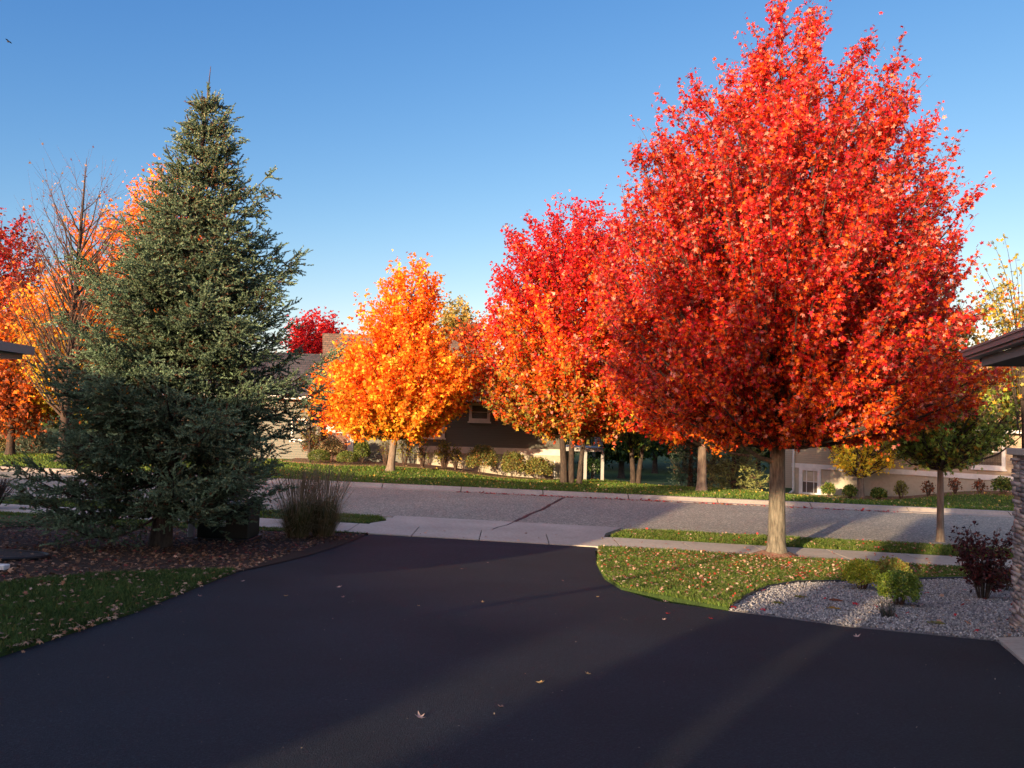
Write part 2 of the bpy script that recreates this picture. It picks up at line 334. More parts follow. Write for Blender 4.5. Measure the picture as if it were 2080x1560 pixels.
def maple(name, label, cat, base, axis_h, prof, colf, seed, trunk_r=.16, fork=2.2, nb=260, ntw=9, nlv=9, leaf=.085, kind='maple',
          lmat='leaf', bark='bark_maple', rise=.9, group=None, lean=0.0, lump=.13, stems=None, tw_len=.42, inner=.3, low_arms=None, kside=8, limb=1.0, droop=0.0, flare=1.5, jit=.5, wob=0):
    """profile rows (z, r towards -x, r towards +x), heights above the base"""
    rng = np.random.default_rng(seed); root = empty(name, base, label, cat, group)
    T = Tubes(); TW = Tubes(); TL = Tubes()
    pz = np.array([p[0] for p in prof]); o_ = np.argsort(pz); pz = pz[o_]
    pl = np.array([p[1] for p in prof])[o_]; pr = np.array([p[2] for p in prof])[o_]
    ph = rng.uniform(0, 6.28, 8); zmin, zmax = pz[0], pz[-1]
    def env(a, z):
        l_, r_ = np.interp(z, pz, pl), np.interp(z, pz, pr); c = math.cos(a)
        R = l_ * (1 - c) / 2 + r_ * (1 + c) / 2
        R *= 1 + lump * (math.sin(3 * a + ph[0] + z * 1.1) + math.sin(5 * a + ph[1] - z * 2.3) * .7 + math.sin(2 * a + ph[2] + z * 3.1) * .6 + math.sin(9 * a + ph[5] + z * 4.3) * .45) * .6
        return max(R, .03)
    def axis(z):
        return np.array([lean * z / axis_h + wob * math.sin(z * 1.3 + ph[3]), wob * math.sin(z * 1.7 + ph[4]), z])
    def trad(z): return trunk_r * (max(0.0, 1 - z / axis_h) ** .85) * .93 + .006
    zs = np.concatenate([[-.15, 0, .08, .2, .4, .8], np.linspace(1.3, axis_h, 12)])
    rr = [trad(max(z, 0)) * (1 + (flare - 1) * math.exp(-max(z, 0) / .13)) for z in zs]
    if stems:
        for (dx, dy, h, r) in stems:
            pts = [np.array([dx * .25 + dx * .75 * (max(z, 0) / h) ** 1.4 * 1.0, dy * .25 + dy * (max(z, 0) / h) ** 1.4, z]) for z in np.linspace(-.1, h, 9)]
            T.add(pts, [r * (1 - .6 * i / 8) * (1.25 if i == 0 else 1) for i in range(9)], 9)
    else:
        T.add([axis(z) for z in zs], rr, 14)
    P = []; D = []; BI = []
    area = np.cumsum([(env(0, z) + env(3.14, z) + .25) ** 1.6 for z in np.linspace(zmin, zmax, 60)]); area /= area[-1]
    ga = rng.uniform(0, 6)
    for b in range(nb):
        q = (b + rng.uniform(0, 1)) / nb; tzp = float(np.interp(q, area, np.linspace(zmin, zmax, 60)))
        ga += 2.39996 + rng.normal(0, .15); a = ga; R = env(a, tzp)
        R *= rng.uniform(.8, 1.06) if rng.random() > inner else rng.uniform(.25, .8)
        z0 = min(max(fork, tzp - R * rise - .15), tzp - .02 if tzp > fork else fork); z0 = min(z0, axis_h * .97)
        st = axis(z0)
        if stems:
            s_ = stems[b % len(stems)]; z0 = min(max(fork, z0), s_[2]); tt = (z0 / s_[2]) ** 1.4
            st = np.array([s_[0] * (.25 + .75 * tt), s_[1] * (.25 + tt), z0])
        ax_t = axis(tzp); tip = np.array([ax_t[0] + R * math.cos(a), ax_t[1] + R * math.sin(a), tzp])
        mid = st * .5 + tip * .5; mid[:2] += (tip[:2] - st[:2]) * .14; mid[2] += -.10 * R * (1 if rise > 0 else -1) + rng.normal(0, .05)
        t = np.linspace(0, 1, 7)[:, None]; path = (1 - t) ** 2 * st + 2 * t * (1 - t) * mid + t * t * tip
        path[1:-1] += rng.normal(0, .02 * (1 + R * .3), (5, 3))
        L = np.linalg.norm(tip - st); br = min(trad(z0) * .55, .008 + .0115 * L) * limb
        TL.add(path, np.linspace(br, .004, 7), 5 if br > .02 else 4)
        nt = max(3, int(ntw * (.45 + .75 * L / 2.5)))
        for k in range(nt):
            f = 1.0 if k == 0 else .28 + .72 * rng.random() ** .8
            i0 = min(int(f * 6), 5); fr = f * 6 - i0; p0 = path[i0] * (1 - fr) + path[i0 + 1] * fr
            bd = path[i0 + 1] - path[i0]; bd /= np.linalg.norm(bd) + 1e-9
            d = bd * .9 + rdir(rng, 1)[0] * (.3 if k == 0 else .85) + np.array([0, 0, .25 - droop]); d /= np.linalg.norm(d)
            tl = tw_len * rng.uniform(.5, 1.15) * (1.5 if k == 0 else 1); p1 = p0 + d * tl
            if kside: TW.add([p0, (p0 + p1) / 2 + rng.normal(0, .012, 3), p1], [.006 * leaf / .09, .004 * leaf / .09, .002 * leaf / .09], 3)
            m_ = max(2, int(nlv * rng.uniform(.6, 1.3))) if nlv > 1 else 1; fr = rng.uniform(.1, 1.05, m_)[:, None]
            pp = p0 + (p1 - p0) * fr + rng.normal(0, leaf * jit, (m_, 3))
            P.append(pp); D.append(np.repeat(d[None], m_, 0)); BI.append(np.full(m_, b))
    if low_arms:
        for (pts, r_) in low_arms:
            T.add([np.array(p) for p in pts], np.linspace(r_, r_ * .25, len(pts)), 8)
    T.build('trunk', M[bark], root)
    if P:
        P = np.concatenate(P); D = np.concatenate(D); BI = np.concatenate(BI); n = len(P)
        axv = unit(D * .5 + rdir(rng, n) * .8 + np.array([0, 0, -.35])); nr = unit(rdir(rng, n) * .8 + np.array([0, 0, .6]))
        sz = leaf * rng.uniform(.6, 1.25, n)
        c = colf(rng, P, BI) * np.exp(rng.normal(0, .16, (n, 1))) * np.exp(rng.normal(0, .15, int(BI.max()) + 1))[BI][:, None]
        cr = link_mesh('crown', leaf_mesh('crown', rng, P, axv, nr, sz, np.clip(c, 0, 1), kind), M[lmat], root)
        TL.build('limbs', M['limb'], cr)
        if kside: TW.build('twigs', M['twig'], cr)
    return root
def mixcol(stops, pale=.0, noise=.12):
    """stops: (height, palette) - each leaf draws from the palettes of its height; whole branches lean the same way"""
    hs = np.array([s[0] for s in stops], float)
    def f(rng, P, BI):
        n = len(P); nbr = int(BI.max()) + 1; off = rng.normal(0, 1, nbr)
        h = P[:, 2] + off[BI] * noise * (hs[-1] - hs[0] + .1) + rng.normal(0, .35, n) * noise * 3
        k = np.clip(np.interp(h, hs, np.arange(len(hs))) + rng.uniform(-.5, .5, n), 0, len(hs) - 1).round().astype(int)
        c = np.zeros((n, 3))
        for i, s in enumerate(stops):
            mk = k == i
            if mk.any(): c[mk] = pick(rng, int(mk.sum()), s[1])
        if pale: 
            mk = rng.random(n) < pale; c[mk] = np.array(PINK) * rng.uniform(.7, 1.15, (int(mk.sum()), 1))  # random pale leaves: lighter undersides, with leaf sheen put into the colour
        return c
    return f

def conifer(name, label, cat, base, H, prof, seed, n_br=150, droop=.18, shoot=.10, nneed=14, colr=(.045, .085, .06), lean=0.0, trunk_r=.13, group=None, step=.085, zmin=.25,
            need=.024, nw=.006, tipc=1.5, dead=.06, leader=.55, dens=1.0, up=.28, rough=0.0, whorl=0.0, gap=.62):
    rng = np.random.default_rng(seed); root = empty(name, base, label, cat, group); T = Tubes(); TW = Tubes()
    pz = np.array([p[0] for p in prof]); pl = np.array([p[1] for p in prof]); pr = np.array([p[2] for p in prof])
    def axis(z): return np.array([lean * z / H, 0, z])
    T.add([axis(z) for z in np.linspace(-.1, H, 16)], [trunk_r * (1 - max(z, 0) / H) ** 1.1 + .005 + (.05 if z < .1 else 0) for z in np.linspace(-.1, H, 16)], 10)
    SP = []; SD = []; SL = []; SC = []
    def shoots(p, d, ln, tip):
        SP.append(p); SD.append(d); SL.append(ln); SC.append(tip)
    zz = np.linspace(0, 1, n_br) ** .85
    az = rng.uniform(0, 6)
    for i in range(n_br):
        z0 = zmin + (H - leader - zmin) * zz[i] + rng.normal(0, .03); az += 2.39996 + rng.normal(0, .25); c = math.cos(az)
        if whorl and rng.random() > .22: z0 = max(zmin, round(z0 / whorl) * whorl + rng.normal(0, .045))
        z_env = z0
        R = (np.interp(z_env, pz, pl) * (1 - c) + np.interp(z_env, pz, pr) * (1 + c)) / 2 * rng.uniform(.55, 1.12) * (1 + rough * (math.sin(3 * az + 2.1 * z0 + seed) + .8 * math.sin(5 * az - 3.7 * z0)))
        if R < .1: R = .1
        st = axis(z0); n = 9; t = np.linspace(0, 1, n)
        sl = np.interp(z0 / H, [0, .35, .8, 1], [-droop, -droop * .25, up, .9])
        zoff = R * (sl * t - .10 * np.sin(math.pi * t) + .24 * t ** 3)
        side = rng.normal(0, .08) * R * t ** 2
        path = np.stack([st[0] + R * t * c - side * math.sin(az), st[1] + R * t * math.sin(az) + side * c, st[2] + zoff], 1)
        T.add(path, np.linspace(min(.012 + .009 * R, trunk_r * .4), .004, n), 5)
        m_ = max(3, int(R / step * dens)); hd = np.array([c, math.sin(az), 0]); sd = np.array([-hd[1], hd[0], 0])
        for k in range(m_):
            f = .16 + .84 * (k + rng.random() * .6) / m_; 
            j = min(int(f * (n - 1)), n - 2); fr = f * (n - 1) - j; p0 = path[j] * (1 - fr) + path[j + 1] * fr
            bl = (.24 + .42 * R * (1 - f) ** .8 * .8) * rng.uniform(.6, 1.2); bl = min(bl, .75, .10 + .42 * R)
            s = 1 if k % 2 else -1
            d = hd * .75 + sd * s * .8 + np.array([0, 0, rng.normal(.04, .34)]); d /= np.linalg.norm(d)
            ns = max(1, int(bl / (shoot * gap))); p1 = p0 + d * bl
            if ns > 2: TW.add([p0, p1], [.004, .002], 3)
            for q in range(ns):
                g = (q + .5) / ns; pp = p0 + d * bl * g
                s2 = 1 if q % 2 else -1
                dd = d * .8 + np.cross(d, [0, 0, 1.0]) * s2 * .55 + rdir(rng, 1)[0] * .6 + np.array([0, 0, .12]); dd /= np.linalg.norm(dd)
                shoots(pp, dd, shoot * rng.uniform(.7, 1.2), f)
                if rng.random() < .55: 
                    d3 = rdir(rng, 1)[0] * .7 + d * .4 + np.array([0, 0, .35]); d3 /= np.linalg.norm(d3); shoots(pp, d3, shoot * rng.uniform(.6, 1.0), f)
            shoots(p1, (d + np.array([0, 0, .15])) / np.linalg.norm(d + np.array([0, 0, .15])), shoot * 1.1, 1)
            if rng.random() < .5: shoots(p0, unit(rdir(rng, 1)[0] * .5 + np.array([0, 0, .8]) + hd * .5), shoot, f)
        td = path[-1] - path[-2]; td /= np.linalg.norm(td); td = unit(td + np.array([0, 0, .25]))
        for q in range(3): shoots(path[-1] - td * shoot * .8 * q + rng.normal(0, .01, 3), td, shoot * 1.3, 1)
    for z in np.arange(H - leader, H - .02, shoot * .5):
        for q in range(2 if z < H - leader * .55 else 0): shoots(axis(z), unit(rdir(rng, 1)[0] * .45 + np.array([0, 0, 1.0])), shoot * .9, 1)
    SP = np.array(SP); SD = np.array(SD); SL = np.array(SL); SC = np.array(SC); ns = len(SP)
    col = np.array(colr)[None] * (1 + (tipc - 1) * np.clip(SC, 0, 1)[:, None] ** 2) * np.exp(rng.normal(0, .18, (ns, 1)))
    mk = rng.random(ns) < dead; col[mk] = np.array([.13, .065, .03]) * rng.uniform(.5, 1.1, (int(mk.sum()), 1))
    K = nneed; f = np.linspace(0, 1, K)[None, :, None] * np.ones((ns, 1, 1)); rd = rdir(rng, ns * K).reshape(ns, K, 3)
    a = SP[:, None] + SD[:, None] * SL[:, None, None] * f
    nd = unit(SD[:, None] * .75 + (rd - (rd * SD[:, None]).sum(-1, keepdims=True) * SD[:, None]) * 1.1)
    b = a + nd * need * rng.uniform(.7, 1.2, (ns, K, 1)); w = unit(np.cross(nd, rdir(rng, ns * K).reshape(ns, K, 3))) * nw
    co = np.stack([a - w, a + w, b], 2).reshape(-1, 3); fs = np.arange(len(co)).reshape(-1, 3)
    cc = np.repeat(np.repeat(col[:, None], K, 1) * rng.uniform(.75, 1.25, (ns, K, 1)), 3, axis=1).reshape(-1, 3)
    T.build('trunk', M['bark_dark'], root)
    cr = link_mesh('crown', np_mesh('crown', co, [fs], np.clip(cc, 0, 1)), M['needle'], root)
    if TW.v: TW.build('twigs', M['bark_dark'], cr)
    return root

def in_poly(x, y, poly):
    r = np.zeros(len(x), bool); n = len(poly)
    for i in range(n):
        x1, y1 = poly[i][0], poly[i][1]; x2, y2 = poly[(i + 1) % n][0], poly[(i + 1) % n][1]
        c = ((y1 > y) != (y2 > y)) & (x < (x2 - x1) * (y - y1) / (y2 - y1 + 1e-12) + x1); r ^= c
    return r
def scatter(rng, poly, n, keep=None):
    xs = [p[0] for p in poly]; ys = [p[1] for p in poly]; out = []; got = 0
    while got < n:
        x = rng.uniform(min(xs), max(xs), n * 2); y = rng.uniform(min(ys), max(ys), n * 2); mk = in_poly(x, y, poly)
        if keep is not None: mk &= keep(x, y)
        x = x[mk]; y = y[mk]; out.append(np.stack([x, y], 1)); got += len(x)
    return np.concatenate(out)[:n]
def blades(name, poly, n, h, w, pal, seed, dz=.03, lab=None, keep=None, near_bias=False, edge=0.0):
    rng = np.random.default_rng(seed); p = scatter(rng, poly, n, keep)
    z = terr(p[:, 0], p[:, 1]) + dz - .005; P = np.stack([p[:, 0], p[:, 1], z], 1)
    cl = .5 + .5 * np.sin(p[:, 0] * 2.1 + 3 * np.sin(p[:, 1] * 1.3)) * np.sin(p[:, 1] * 2.7 + 2 * np.sin(p[:, 0] * 1.9))
    hh = h * rng.uniform(.5, 1.3, n) * (.8 + .4 * cl)
    d = unit(rng.normal(0, .45, (n, 3)) * [1, 1, 0] + [0, 0, 1]); a = rng.uniform(0, 6.28, n)
    W = np.stack([np.cos(a), np.sin(a), np.zeros(n)], 1) * w * rng.uniform(.6, 1.3, (n, 1))
    mid = P + d * hh[:, None] * .55; tip = P + unit(d + rng.normal(0, .35, (n, 3)) * [1, 1, .2]) * hh[:, None]
    co = np.stack([P - W, P + W, mid + W * .8, tip, mid - W * .8], 1).reshape(-1, 3)
    i = np.arange(n)[:, None] * 5; fs = i + np.array([[0, 1, 2, 3, 4]])
    c = pick(rng, n, pal) * np.exp(rng.normal(0, .22, (n, 1))) * (.8 + .35 * cl[:, None])
    o = link_mesh(name, np_mesh(name, co, [fs], np.repeat(np.clip(c, 0, 1), 5, 0)), M['grass'])
    return mark(o, lab, 'grass', None, 'stuff')
def litter(name, pts, size, pal, seed, lab, dz=.05, flat=.35, kind='maple'):
    rng = np.random.default_rng(seed); n = len(pts)
    P = np.stack([pts[:, 0], pts[:, 1], terr(pts[:, 0], pts[:, 1]) + dz + rng.uniform(0, .02, n)], 1)
    a = unit(rng.normal(size=(n, 3)) * [1, 1, flat]); nr = unit(rng.normal(0, flat, (n, 3)) + [0, 0, 1])
    c = pick(rng, n, pal) * np.exp(rng.normal(0, .25, (n, 1)))
    o = link_mesh(name, leaf_mesh(name, rng, P, a, nr, size * rng.uniform(.6, 1.3, n), np.clip(c, 0, 1), kind), M['litter'])
    return mark(o, lab, 'leaf litter', None, 'stuff')
def V2(p): return (p.x, p.y)

# ------------------------------------------------------------------ the ground, paving and road
def axis_pts(lo, hi, fine_lo, fine_hi, fs, cs):
    a = list(np.arange(fine_lo, fine_hi + .01, fs)); k = fine_lo
    s = cs
    while k > lo: k -= s; s *= 1.35; a.insert(0, k)
    k = fine_hi; s = cs
    while k < hi: k += s; s *= 1.35; a.append(k)
    return np.array(a)
gx = axis_pts(-1200, 1200, -32, 40, 1.0, 2); gy = axis_pts(-400, 2200, -16, 60, 1.0, 2)
X, Y = np.meshgrid(gx, gy); Z = terr(X, Y); U = Y + .2 * X
Z = Z - .05 * (U < U_FAR + .1) - .02
nx, ny = len(gx), len(gy); ii = (np.arange(ny - 1)[:, None] * nx + np.arange(nx - 1)[None]).ravel()
gme = np_mesh('ground', np.stack([X, Y, Z], -1).reshape(-1, 3), [np.stack([ii, ii + 1, ii + nx + 1, ii + nx], 1)], smooth=True)
mark(link_mesh('ground', gme, M['lawn']), kind='structure')

def su(x, u): return (x, u - .2 * x)
g = lambda *a: V2(gp(*a))
drive_left = [g(0, 1335), g(130, 1292), g(275, 1245), g(380, 1202), g(480, 1163), g(560, 1135), g(640, 1110), g(758, 1083)]
drive_right = [g(1208, 1104), g(1213, 1150), g(1228, 1177), g(1262, 1198), g(1340, 1222), g(1480, 1241), g(1720, 1271), g(2020, 1299), g(2140, 1405)]
A_, B_ = drive_left[-1], drive_right[0]
drive_poly = [(-5.5, -6), (-4.6, 1)] + drive_left + drive_right + [(2.9, 1.0), (2.9, -6)]
sheet('driveway', drive_poly, 0, M['asphalt_new'], 1.0)
# road, kerbs
road = sheet('road', [su(-90, U_NEAR), su(90, U_NEAR), su(90, U_FAR - .45), su(-90, U_FAR - .45)], 0, M['asphalt_old'], 6.0)
def run_slabs(name, x0, x1, ln, u0_, u1_, dz, prof=None, gap=.012, mat='concrete', skip=None):
    mb = MB(); x = x0; 
    while x < x1:
        a, b = x + gap / 2, x + ln - gap / 2
        if prof is None:
            q = [su(a, u0_), su(b, u0_), su(b, u1_), su(a, u1_)]
            mb.slab([(p[0], p[1], tz(*p) + dz) for p in q], .12)
        else:
            for (ua, za), (ub, zb) in zip(prof[:-1], prof[1:]):
                q = [(su(a, ua), za), (su(b, ua), za), (su(b, ub), zb), (su(a, ub), zb)]
                zb0 = -1.0
                mb.slab([(p[0], p[1], zb0 + h) for p, h in q], .15)
        x += ln
    return mark(mb.build(name, M[mat]), kind='structure')
run_slabs('sidewalk', -60.3, 60, 1.53, U_SW0, U_SW1, .022, gap=.022)
run_slabs('kerb', -75, 75, 3.05, 0, 0, 0, prof=[(U_FAR - .46, .012), (U_FAR - .2, .03), (U_FAR - .03, .15), (U_FAR + .14, .16)], mat='concrete_kerb', gap=.035)
apl = [g(690, 1064), g(815, 1050)]; 
xa0, xa1 = gp(775, 1066).x, gp(1225, 1090).x; xb0, xb1 = gp(828, 1049).x, gp(1245, 1073).x
apron_poly = [su(xa0 - .3, U_SW1 + .006), su(xa1, U_SW1 + .006), su(xa1 + .12, U_SW1 + .7), su(xb1 + .25, U_NEAR + .25), su(xb0 - .3, U_NEAR + .25), su(xa0 - .3, U_SW1 + .8)]
sheet('driveway_apron', apron_poly, .018, M['concrete'], 1.5)
# near kerb either side of the apron
for nm, a, b in (('near_kerb', xb1 + .3, 70), ('near_kerb', -70, xb0 - .35)):
    mb = MB(); x = a
    while x < b:
        q = [su(x + .006, U_NEAR - .22), su(min(x + 3.04, b), U_NEAR - .22), su(min(x + 3.04, b), U_NEAR + .18), su(x + .006, U_NEAR + .18)]
        mb.slab([(q[0][0], q[0][1], -.955), (q[1][0], q[1][1], -.955), (q[2][0], q[2][1], -.99), (q[3][0], q[3][1], -.99)], .1); x += 3.05
    mark(mb.build(nm, M['concrete_kerb']), kind='structure')
# tar seam across the road
s0, s1 = gp(1048, 1060), gp(1147, 1011); pts = []
rs = random.Random(4)
for i in range(15):
    t = i / 14; pts.append((s0.x + (s1.x - s0.x) * t + rs.uniform(-.05, .05), s0.y + (s1.y - s0.y) * t))
poly = [(p[0] - .04 - rs.uniform(0, .03), p[1]) for p in pts] + [(p[0] + .04 + rs.uniform(0, .03), p[1]) for p in reversed(pts)]
mb = MB(); mb.slab([(p[0], p[1], -.996) for p in poly], .002); mark(mb.build('tar_seam', M['tar']), kind='structure')
# crack on the apron
ck = [gp(1043, 1062), gp(1030, 1068), gp(1012, 1072), gp(1000, 1077)]
mb = MB(); mb.slab([(p.x - .02, p.y, tz(p.x, p.y) + .022) for p in ck] + [(p.x + .02, p.y, tz(p.x, p.y) + .022) for p in reversed(ck)], .001)
mark(mb.build('apron_crack', M['tar']), kind='structure')

# near lawns
x_l = gp(758, 1083).x
gravel_edge = [g(1480, 1240), g(1515, 1215), g(1560, 1195), g(1620, 1185), g(1700, 1184), g(1800, 1182), g(1900, 1178), g(2000, 1176), g(2100, 1174)]
lawn_r = [su(gp(1208, 1104).x + .02, U_SW0 - .02), su(40, U_SW0 - .02), (40, 5.5), (gravel_edge[-1][0] + .3, gravel_edge[-1][1])] + gravel_edge[::-1][1:] + drive_right[4::-1][1:-1]
strip_r = [su(xb1 + .18, U_SW1 + 1.1), su(xa1 + .15, U_SW1 + .03), su(60, U_SW1 + .03), su(60, U_NEAR - .2), su(xb1 + .7, U_NEAR - .2)]
strip_l = [su(-60, U_SW1 + .03), su(xa0 - .4, U_SW1 + .03), su(xb0 - .4, U_NEAR - .9), su(xb0 - .7, U_NEAR - .2), su(-60, U_NEAR - .2)]
bed_edge = [g(480, 1163), g(400, 1163), g(300, 1166), g(200, 1172), g(90, 1182), g(0, 1195), (-9.5, 9.4), (-14, 10)]
lawn_l = [(-30, -6), (-5.56, -6), (-4.66, 1)] + drive_left[:5] + bed_edge[1:] + [(-30, 11)]
bed_far = [g(758, 1083), su(-9.2, 16.3), g(120, 1052), g(0, 1050), (-14, 13.2)]
bed = [g(480, 1163), g(560, 1135), g(640, 1110)] + [g(748, 1085)] + bed_far[1:] + [(-14, 10)] + bed_edge[::-1][1:-1]
lawn_l2 = [(-14, 13.25), (bed_far[3][0], bed_far[3][1] + .05), (bed_far[2][0], bed_far[2][1] + .05), su(-9.2, 16.35), su(x_l - .1, U_SW0 - .02), su(-40, U_SW0 - .02), (-40, 11), (-14.05, 11)]
gravel_poly = gravel_edge + [(gravel_edge[-1][0], 5.0)] + [g(2140, 1405)][:0] + [(4.4, 5.3)] + [g(2020, 1302), g(1720, 1273), ]
for nm, p, mt_ in (('lawn', lawn_r, 'lawn'), ('verge', strip_r, 'lawn'), ('verge', strip_l, 'lawn'), ('lawn', lawn_l, 'lawn'), ('lawn', lawn_l2, 'lawn')):
    sheet(nm, p, .03, M[mt_], 1.5)
sheet('mulch_bed', bed, .012, M['soil'], 1.0)
sheet('gravel_bed', gravel_poly, .004, noisy('gravel_base', [(.3, (.08, .08, .085)), (.7, (.22, .21, .21))], 30, 8, .95, .01, 40), .5)

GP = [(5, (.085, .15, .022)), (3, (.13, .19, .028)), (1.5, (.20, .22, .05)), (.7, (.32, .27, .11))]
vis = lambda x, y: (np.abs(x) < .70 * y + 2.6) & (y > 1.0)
GL_SHADED = [(5, (.04, .085, .02)), (3, (.065, .11, .025)), (1, (.11, .13, .04))]  # darker blades: the shade on the left lawn is put into their colour
blades('lawn_grass', lawn_r, 150000, .055, .0035, GP, 11, lab='short green lawn under the big red maple with fallen leaves', keep=lambda x, y: vis(x, y) & (x < 13))
blades('verge_grass', strip_r, 70000, .075, .005, GP, 12, lab='grass strip between the right sidewalk and the road', keep=lambda x, y: vis(x, y) & (x < 15))
blades('verge_grass', strip_l, 22000, .075, .006, GP, 13, lab='grass strip beside the road left of the driveway apron', keep=lambda x, y: vis(x, y) & (x < -2) & (x > -14))
blades('lawn_grass', lawn_l, 140000, .055, .0033, GL_SHADED, 14, lab='dark shaded lawn left of the driveway', keep=lambda x, y: vis(x, y) & (x > -11))
blades('lawn_grass', lawn_l2, 20000, .06, .006, GP, 15, lab='shaded grass behind the blue spruce near the sidewalk', keep=lambda x, y: vis(x, y) & (x > -16))
GF = [(5, (.085, .16, .024)), (3, (.14, .21, .03)), (1.2, (.23, .25, .055))]
far_lawn = [su(-30, U_FAR + .15), su(34, U_FAR + .15), (34, 33), (24, 39), (17, 47), (12, 48), (2.4, 43), (-2, 40.8), (-6, 41), (-12, 42), (-30, 42)]
blades('far_lawn_grass', far_lawn, 130000, .09, .012, GF, 16, dz=0, lab='lawn across the road in front of the houses')

# ------------------------------------------------------------------ unseen casters added behind the camera, sized for the long shadows they throw
def st2w(s, t): return (s * .848 + t * .530, -s * .530 + t * .848)
RZ = -math.radians(32)
def simple_house(name, label, s0, s1, t0, t1, wall_h, ridge_h, mat='sid_light', hip=1.5, base_z=0):
    x, y = st2w((s0 + s1) / 2, (t0 + t1) / 2); r = empty(name, (x, y, base_z), label, 'house', rz=RZ)
    w, d = (s1 - s0) / 2, (t1 - t0) / 2
    MB().box(-w + .4, w - .4, -d + .4, d - .4, -.3, wall_h).build('wall', M[mat], r)
    rf = MB(); a = [(-w, -d, wall_h), (w, -d, wall_h), (w, d, wall_h), (-w, d, wall_h), (-w + hip, 0, ridge_h), (w - hip, 0, ridge_h)]
    rf.add(a, [(0, 1, 5, 4), (1, 2, 5), (2, 3, 4, 5), (3, 0, 4), (3, 2, 1, 0)]); rf.build('roof', M['shingle_dark'], r)
    for k in range(3):
        xx = -w + 1.5 + k * (2 * w - 3) / 2
        f = MB().frame(xx - .6, xx + .6, 1.0, 2.3, d - .42, d - .34, .09).build('window', M['white_trim'], r)
        MB().box(xx - .5, xx + .5, d - .4, d - .37, 1.1, 2.2).build('pane', M['glass'], f)
    return r
simple_house('caster_house', 'unseen single storey house added behind the viewer on the left to cast shade', -32, -7.9, -16, -8, 3.0, 5.2)  # unseen; ridge height and right end set by the shadow it throws
simple_house('caster_house', 'unseen two storey house added behind the viewer on the right to cast shade', -1.78, 14, -17, -9, 5.4, 7.6, hip=.3)  # unseen; height and left end set by the shadow it throws
simple_house('caster_garage', 'unseen low garage added behind the viewer to shade the driveway', -9.3, -3.05, -21, -17, 3.2, 3.8, hip=.5)  # unseen; a low block added to keep the driveway in shade

x_, y_ = st2w(-4.8, -12)
maple('caster_tree', 'unseen open crowned tree added behind the viewer to shade the big maple', 'tree', (x_, y_, 0), 8.6, [(5.6, .8, .8), (6.4, 2.4, 2.4), (7.6, 2.6, 2.6), (8.7, .8, .8)], mixcol([(0, [(1, RED)]), (9, [(1, ORED)])]), 880, trunk_r=.10, fork=4.2, nb=110, ntw=7, nlv=8, leaf=.2, kind='star', lmat='leaf_far', kside=0)  # unseen; crown placed to shade the lower crown of the big maple
x_, y_ = st2w(-2.02, -11)
conifer('caster_evergreen', 'unseen narrow evergreen added behind the viewer to cast a dark band', 'tree', (x_, y_, 0), 5.4, [(0, .40, .40), (4, .36, .36), (5.4, .1, .1)], 881, n_br=300, shoot=.16, nneed=10, need=.07, nw=.02, step=.1, trunk_r=.08, leader=.3, zmin=.1)  # unseen; width set for the dark band between the light streaks

# ------------------------------------------------------------------ left house across the road
YH = 43.0
o0 = at(840, 930, YH); HO = Vector((o0.x, YH, 0))
LH = empty('house', HO, 'olive sided house with cream trim behind the orange maple across the road', 'house')
def lx(px, py=900, Y=YH): return at(px, py, Y).x - HO.x
def lz(px, py, Y=YH): return at(px, py, Y).z
xl, xm, xr = lx(657), lx(848), lx(1139)
z_bt, z_bb = lz(1000, 909), lz(1000, 922); z_eave = lz(1000, 812)
MB().box(xm, xr, 0, 10, z_bt, z_eave).build('wall', M['sid_dark'], LH)
MB().box(xm, xr, .03, 10, -2.6, z_bb).build('foundation_wall', M['found'], LH)
MB().box(xm - .02, xr + .03, -.04, 9.9, z_bb, z_bt).build('belt_board', M['cream'], LH)
MB().box(xr, xr + .03, -.03, .14, z_bt, z_eave).build('corner_board', M['cream'], LH)
wl2 = MB().box(lx(716), xm, .25, 10, -1.6, z_eave).build('wall', M['sid_light'], LH); mark(wl2, 'light sage siding wall section')
MB().box(lx(650), lx(716), .45, 10, -1.6, lz(690, 878)).build('brick_base', M['brick'], LH)
w3 = MB().box(lx(650), lx(716), .5, 10, lz(690, 878), z_eave).build('wall', M['sid_light'], LH); mark(w3, 'light siding above the brick base')
MB().box(lx(650), lx(716), .38, .5, lz(690, 880), lz(690, 873)).build('brick_cap', M['cream'], LH)
MB().box(lx(706), lx(719), -.1, .2, -1.6, z_eave).build('porch_column', M['white_trim'], LH, .02)
# roof: ridge running left-right, hip on the right
zr = lz(800, 681, YH + 5); yr = 5.0; ov = .45
xa = lx(910, 680, YH + 5); xg = lx(655, 680, YH + 5)
rf = MB(); A = [(lx(656, 812) + .1, -ov, z_eave), (xr + ov, -ov, z_eave), (xr + ov, 10 + ov, z_eave), (xg, 10 + ov, z_eave), (xg, yr, zr), (xa, yr, zr)]
rf.add(A, [(0, 1, 5, 4), (1, 2, 5), (2, 3, 4, 5), (0, 4, 3), (3, 2, 1, 0)])
rf.build('roof', M['shingle_brown'], LH)
MB().box(lx(656, 812) + .1, xr + ov + .02, -ov - .1, -ov, z_eave - .14, z_eave + .01).build('gutter', M['cream'], LH)
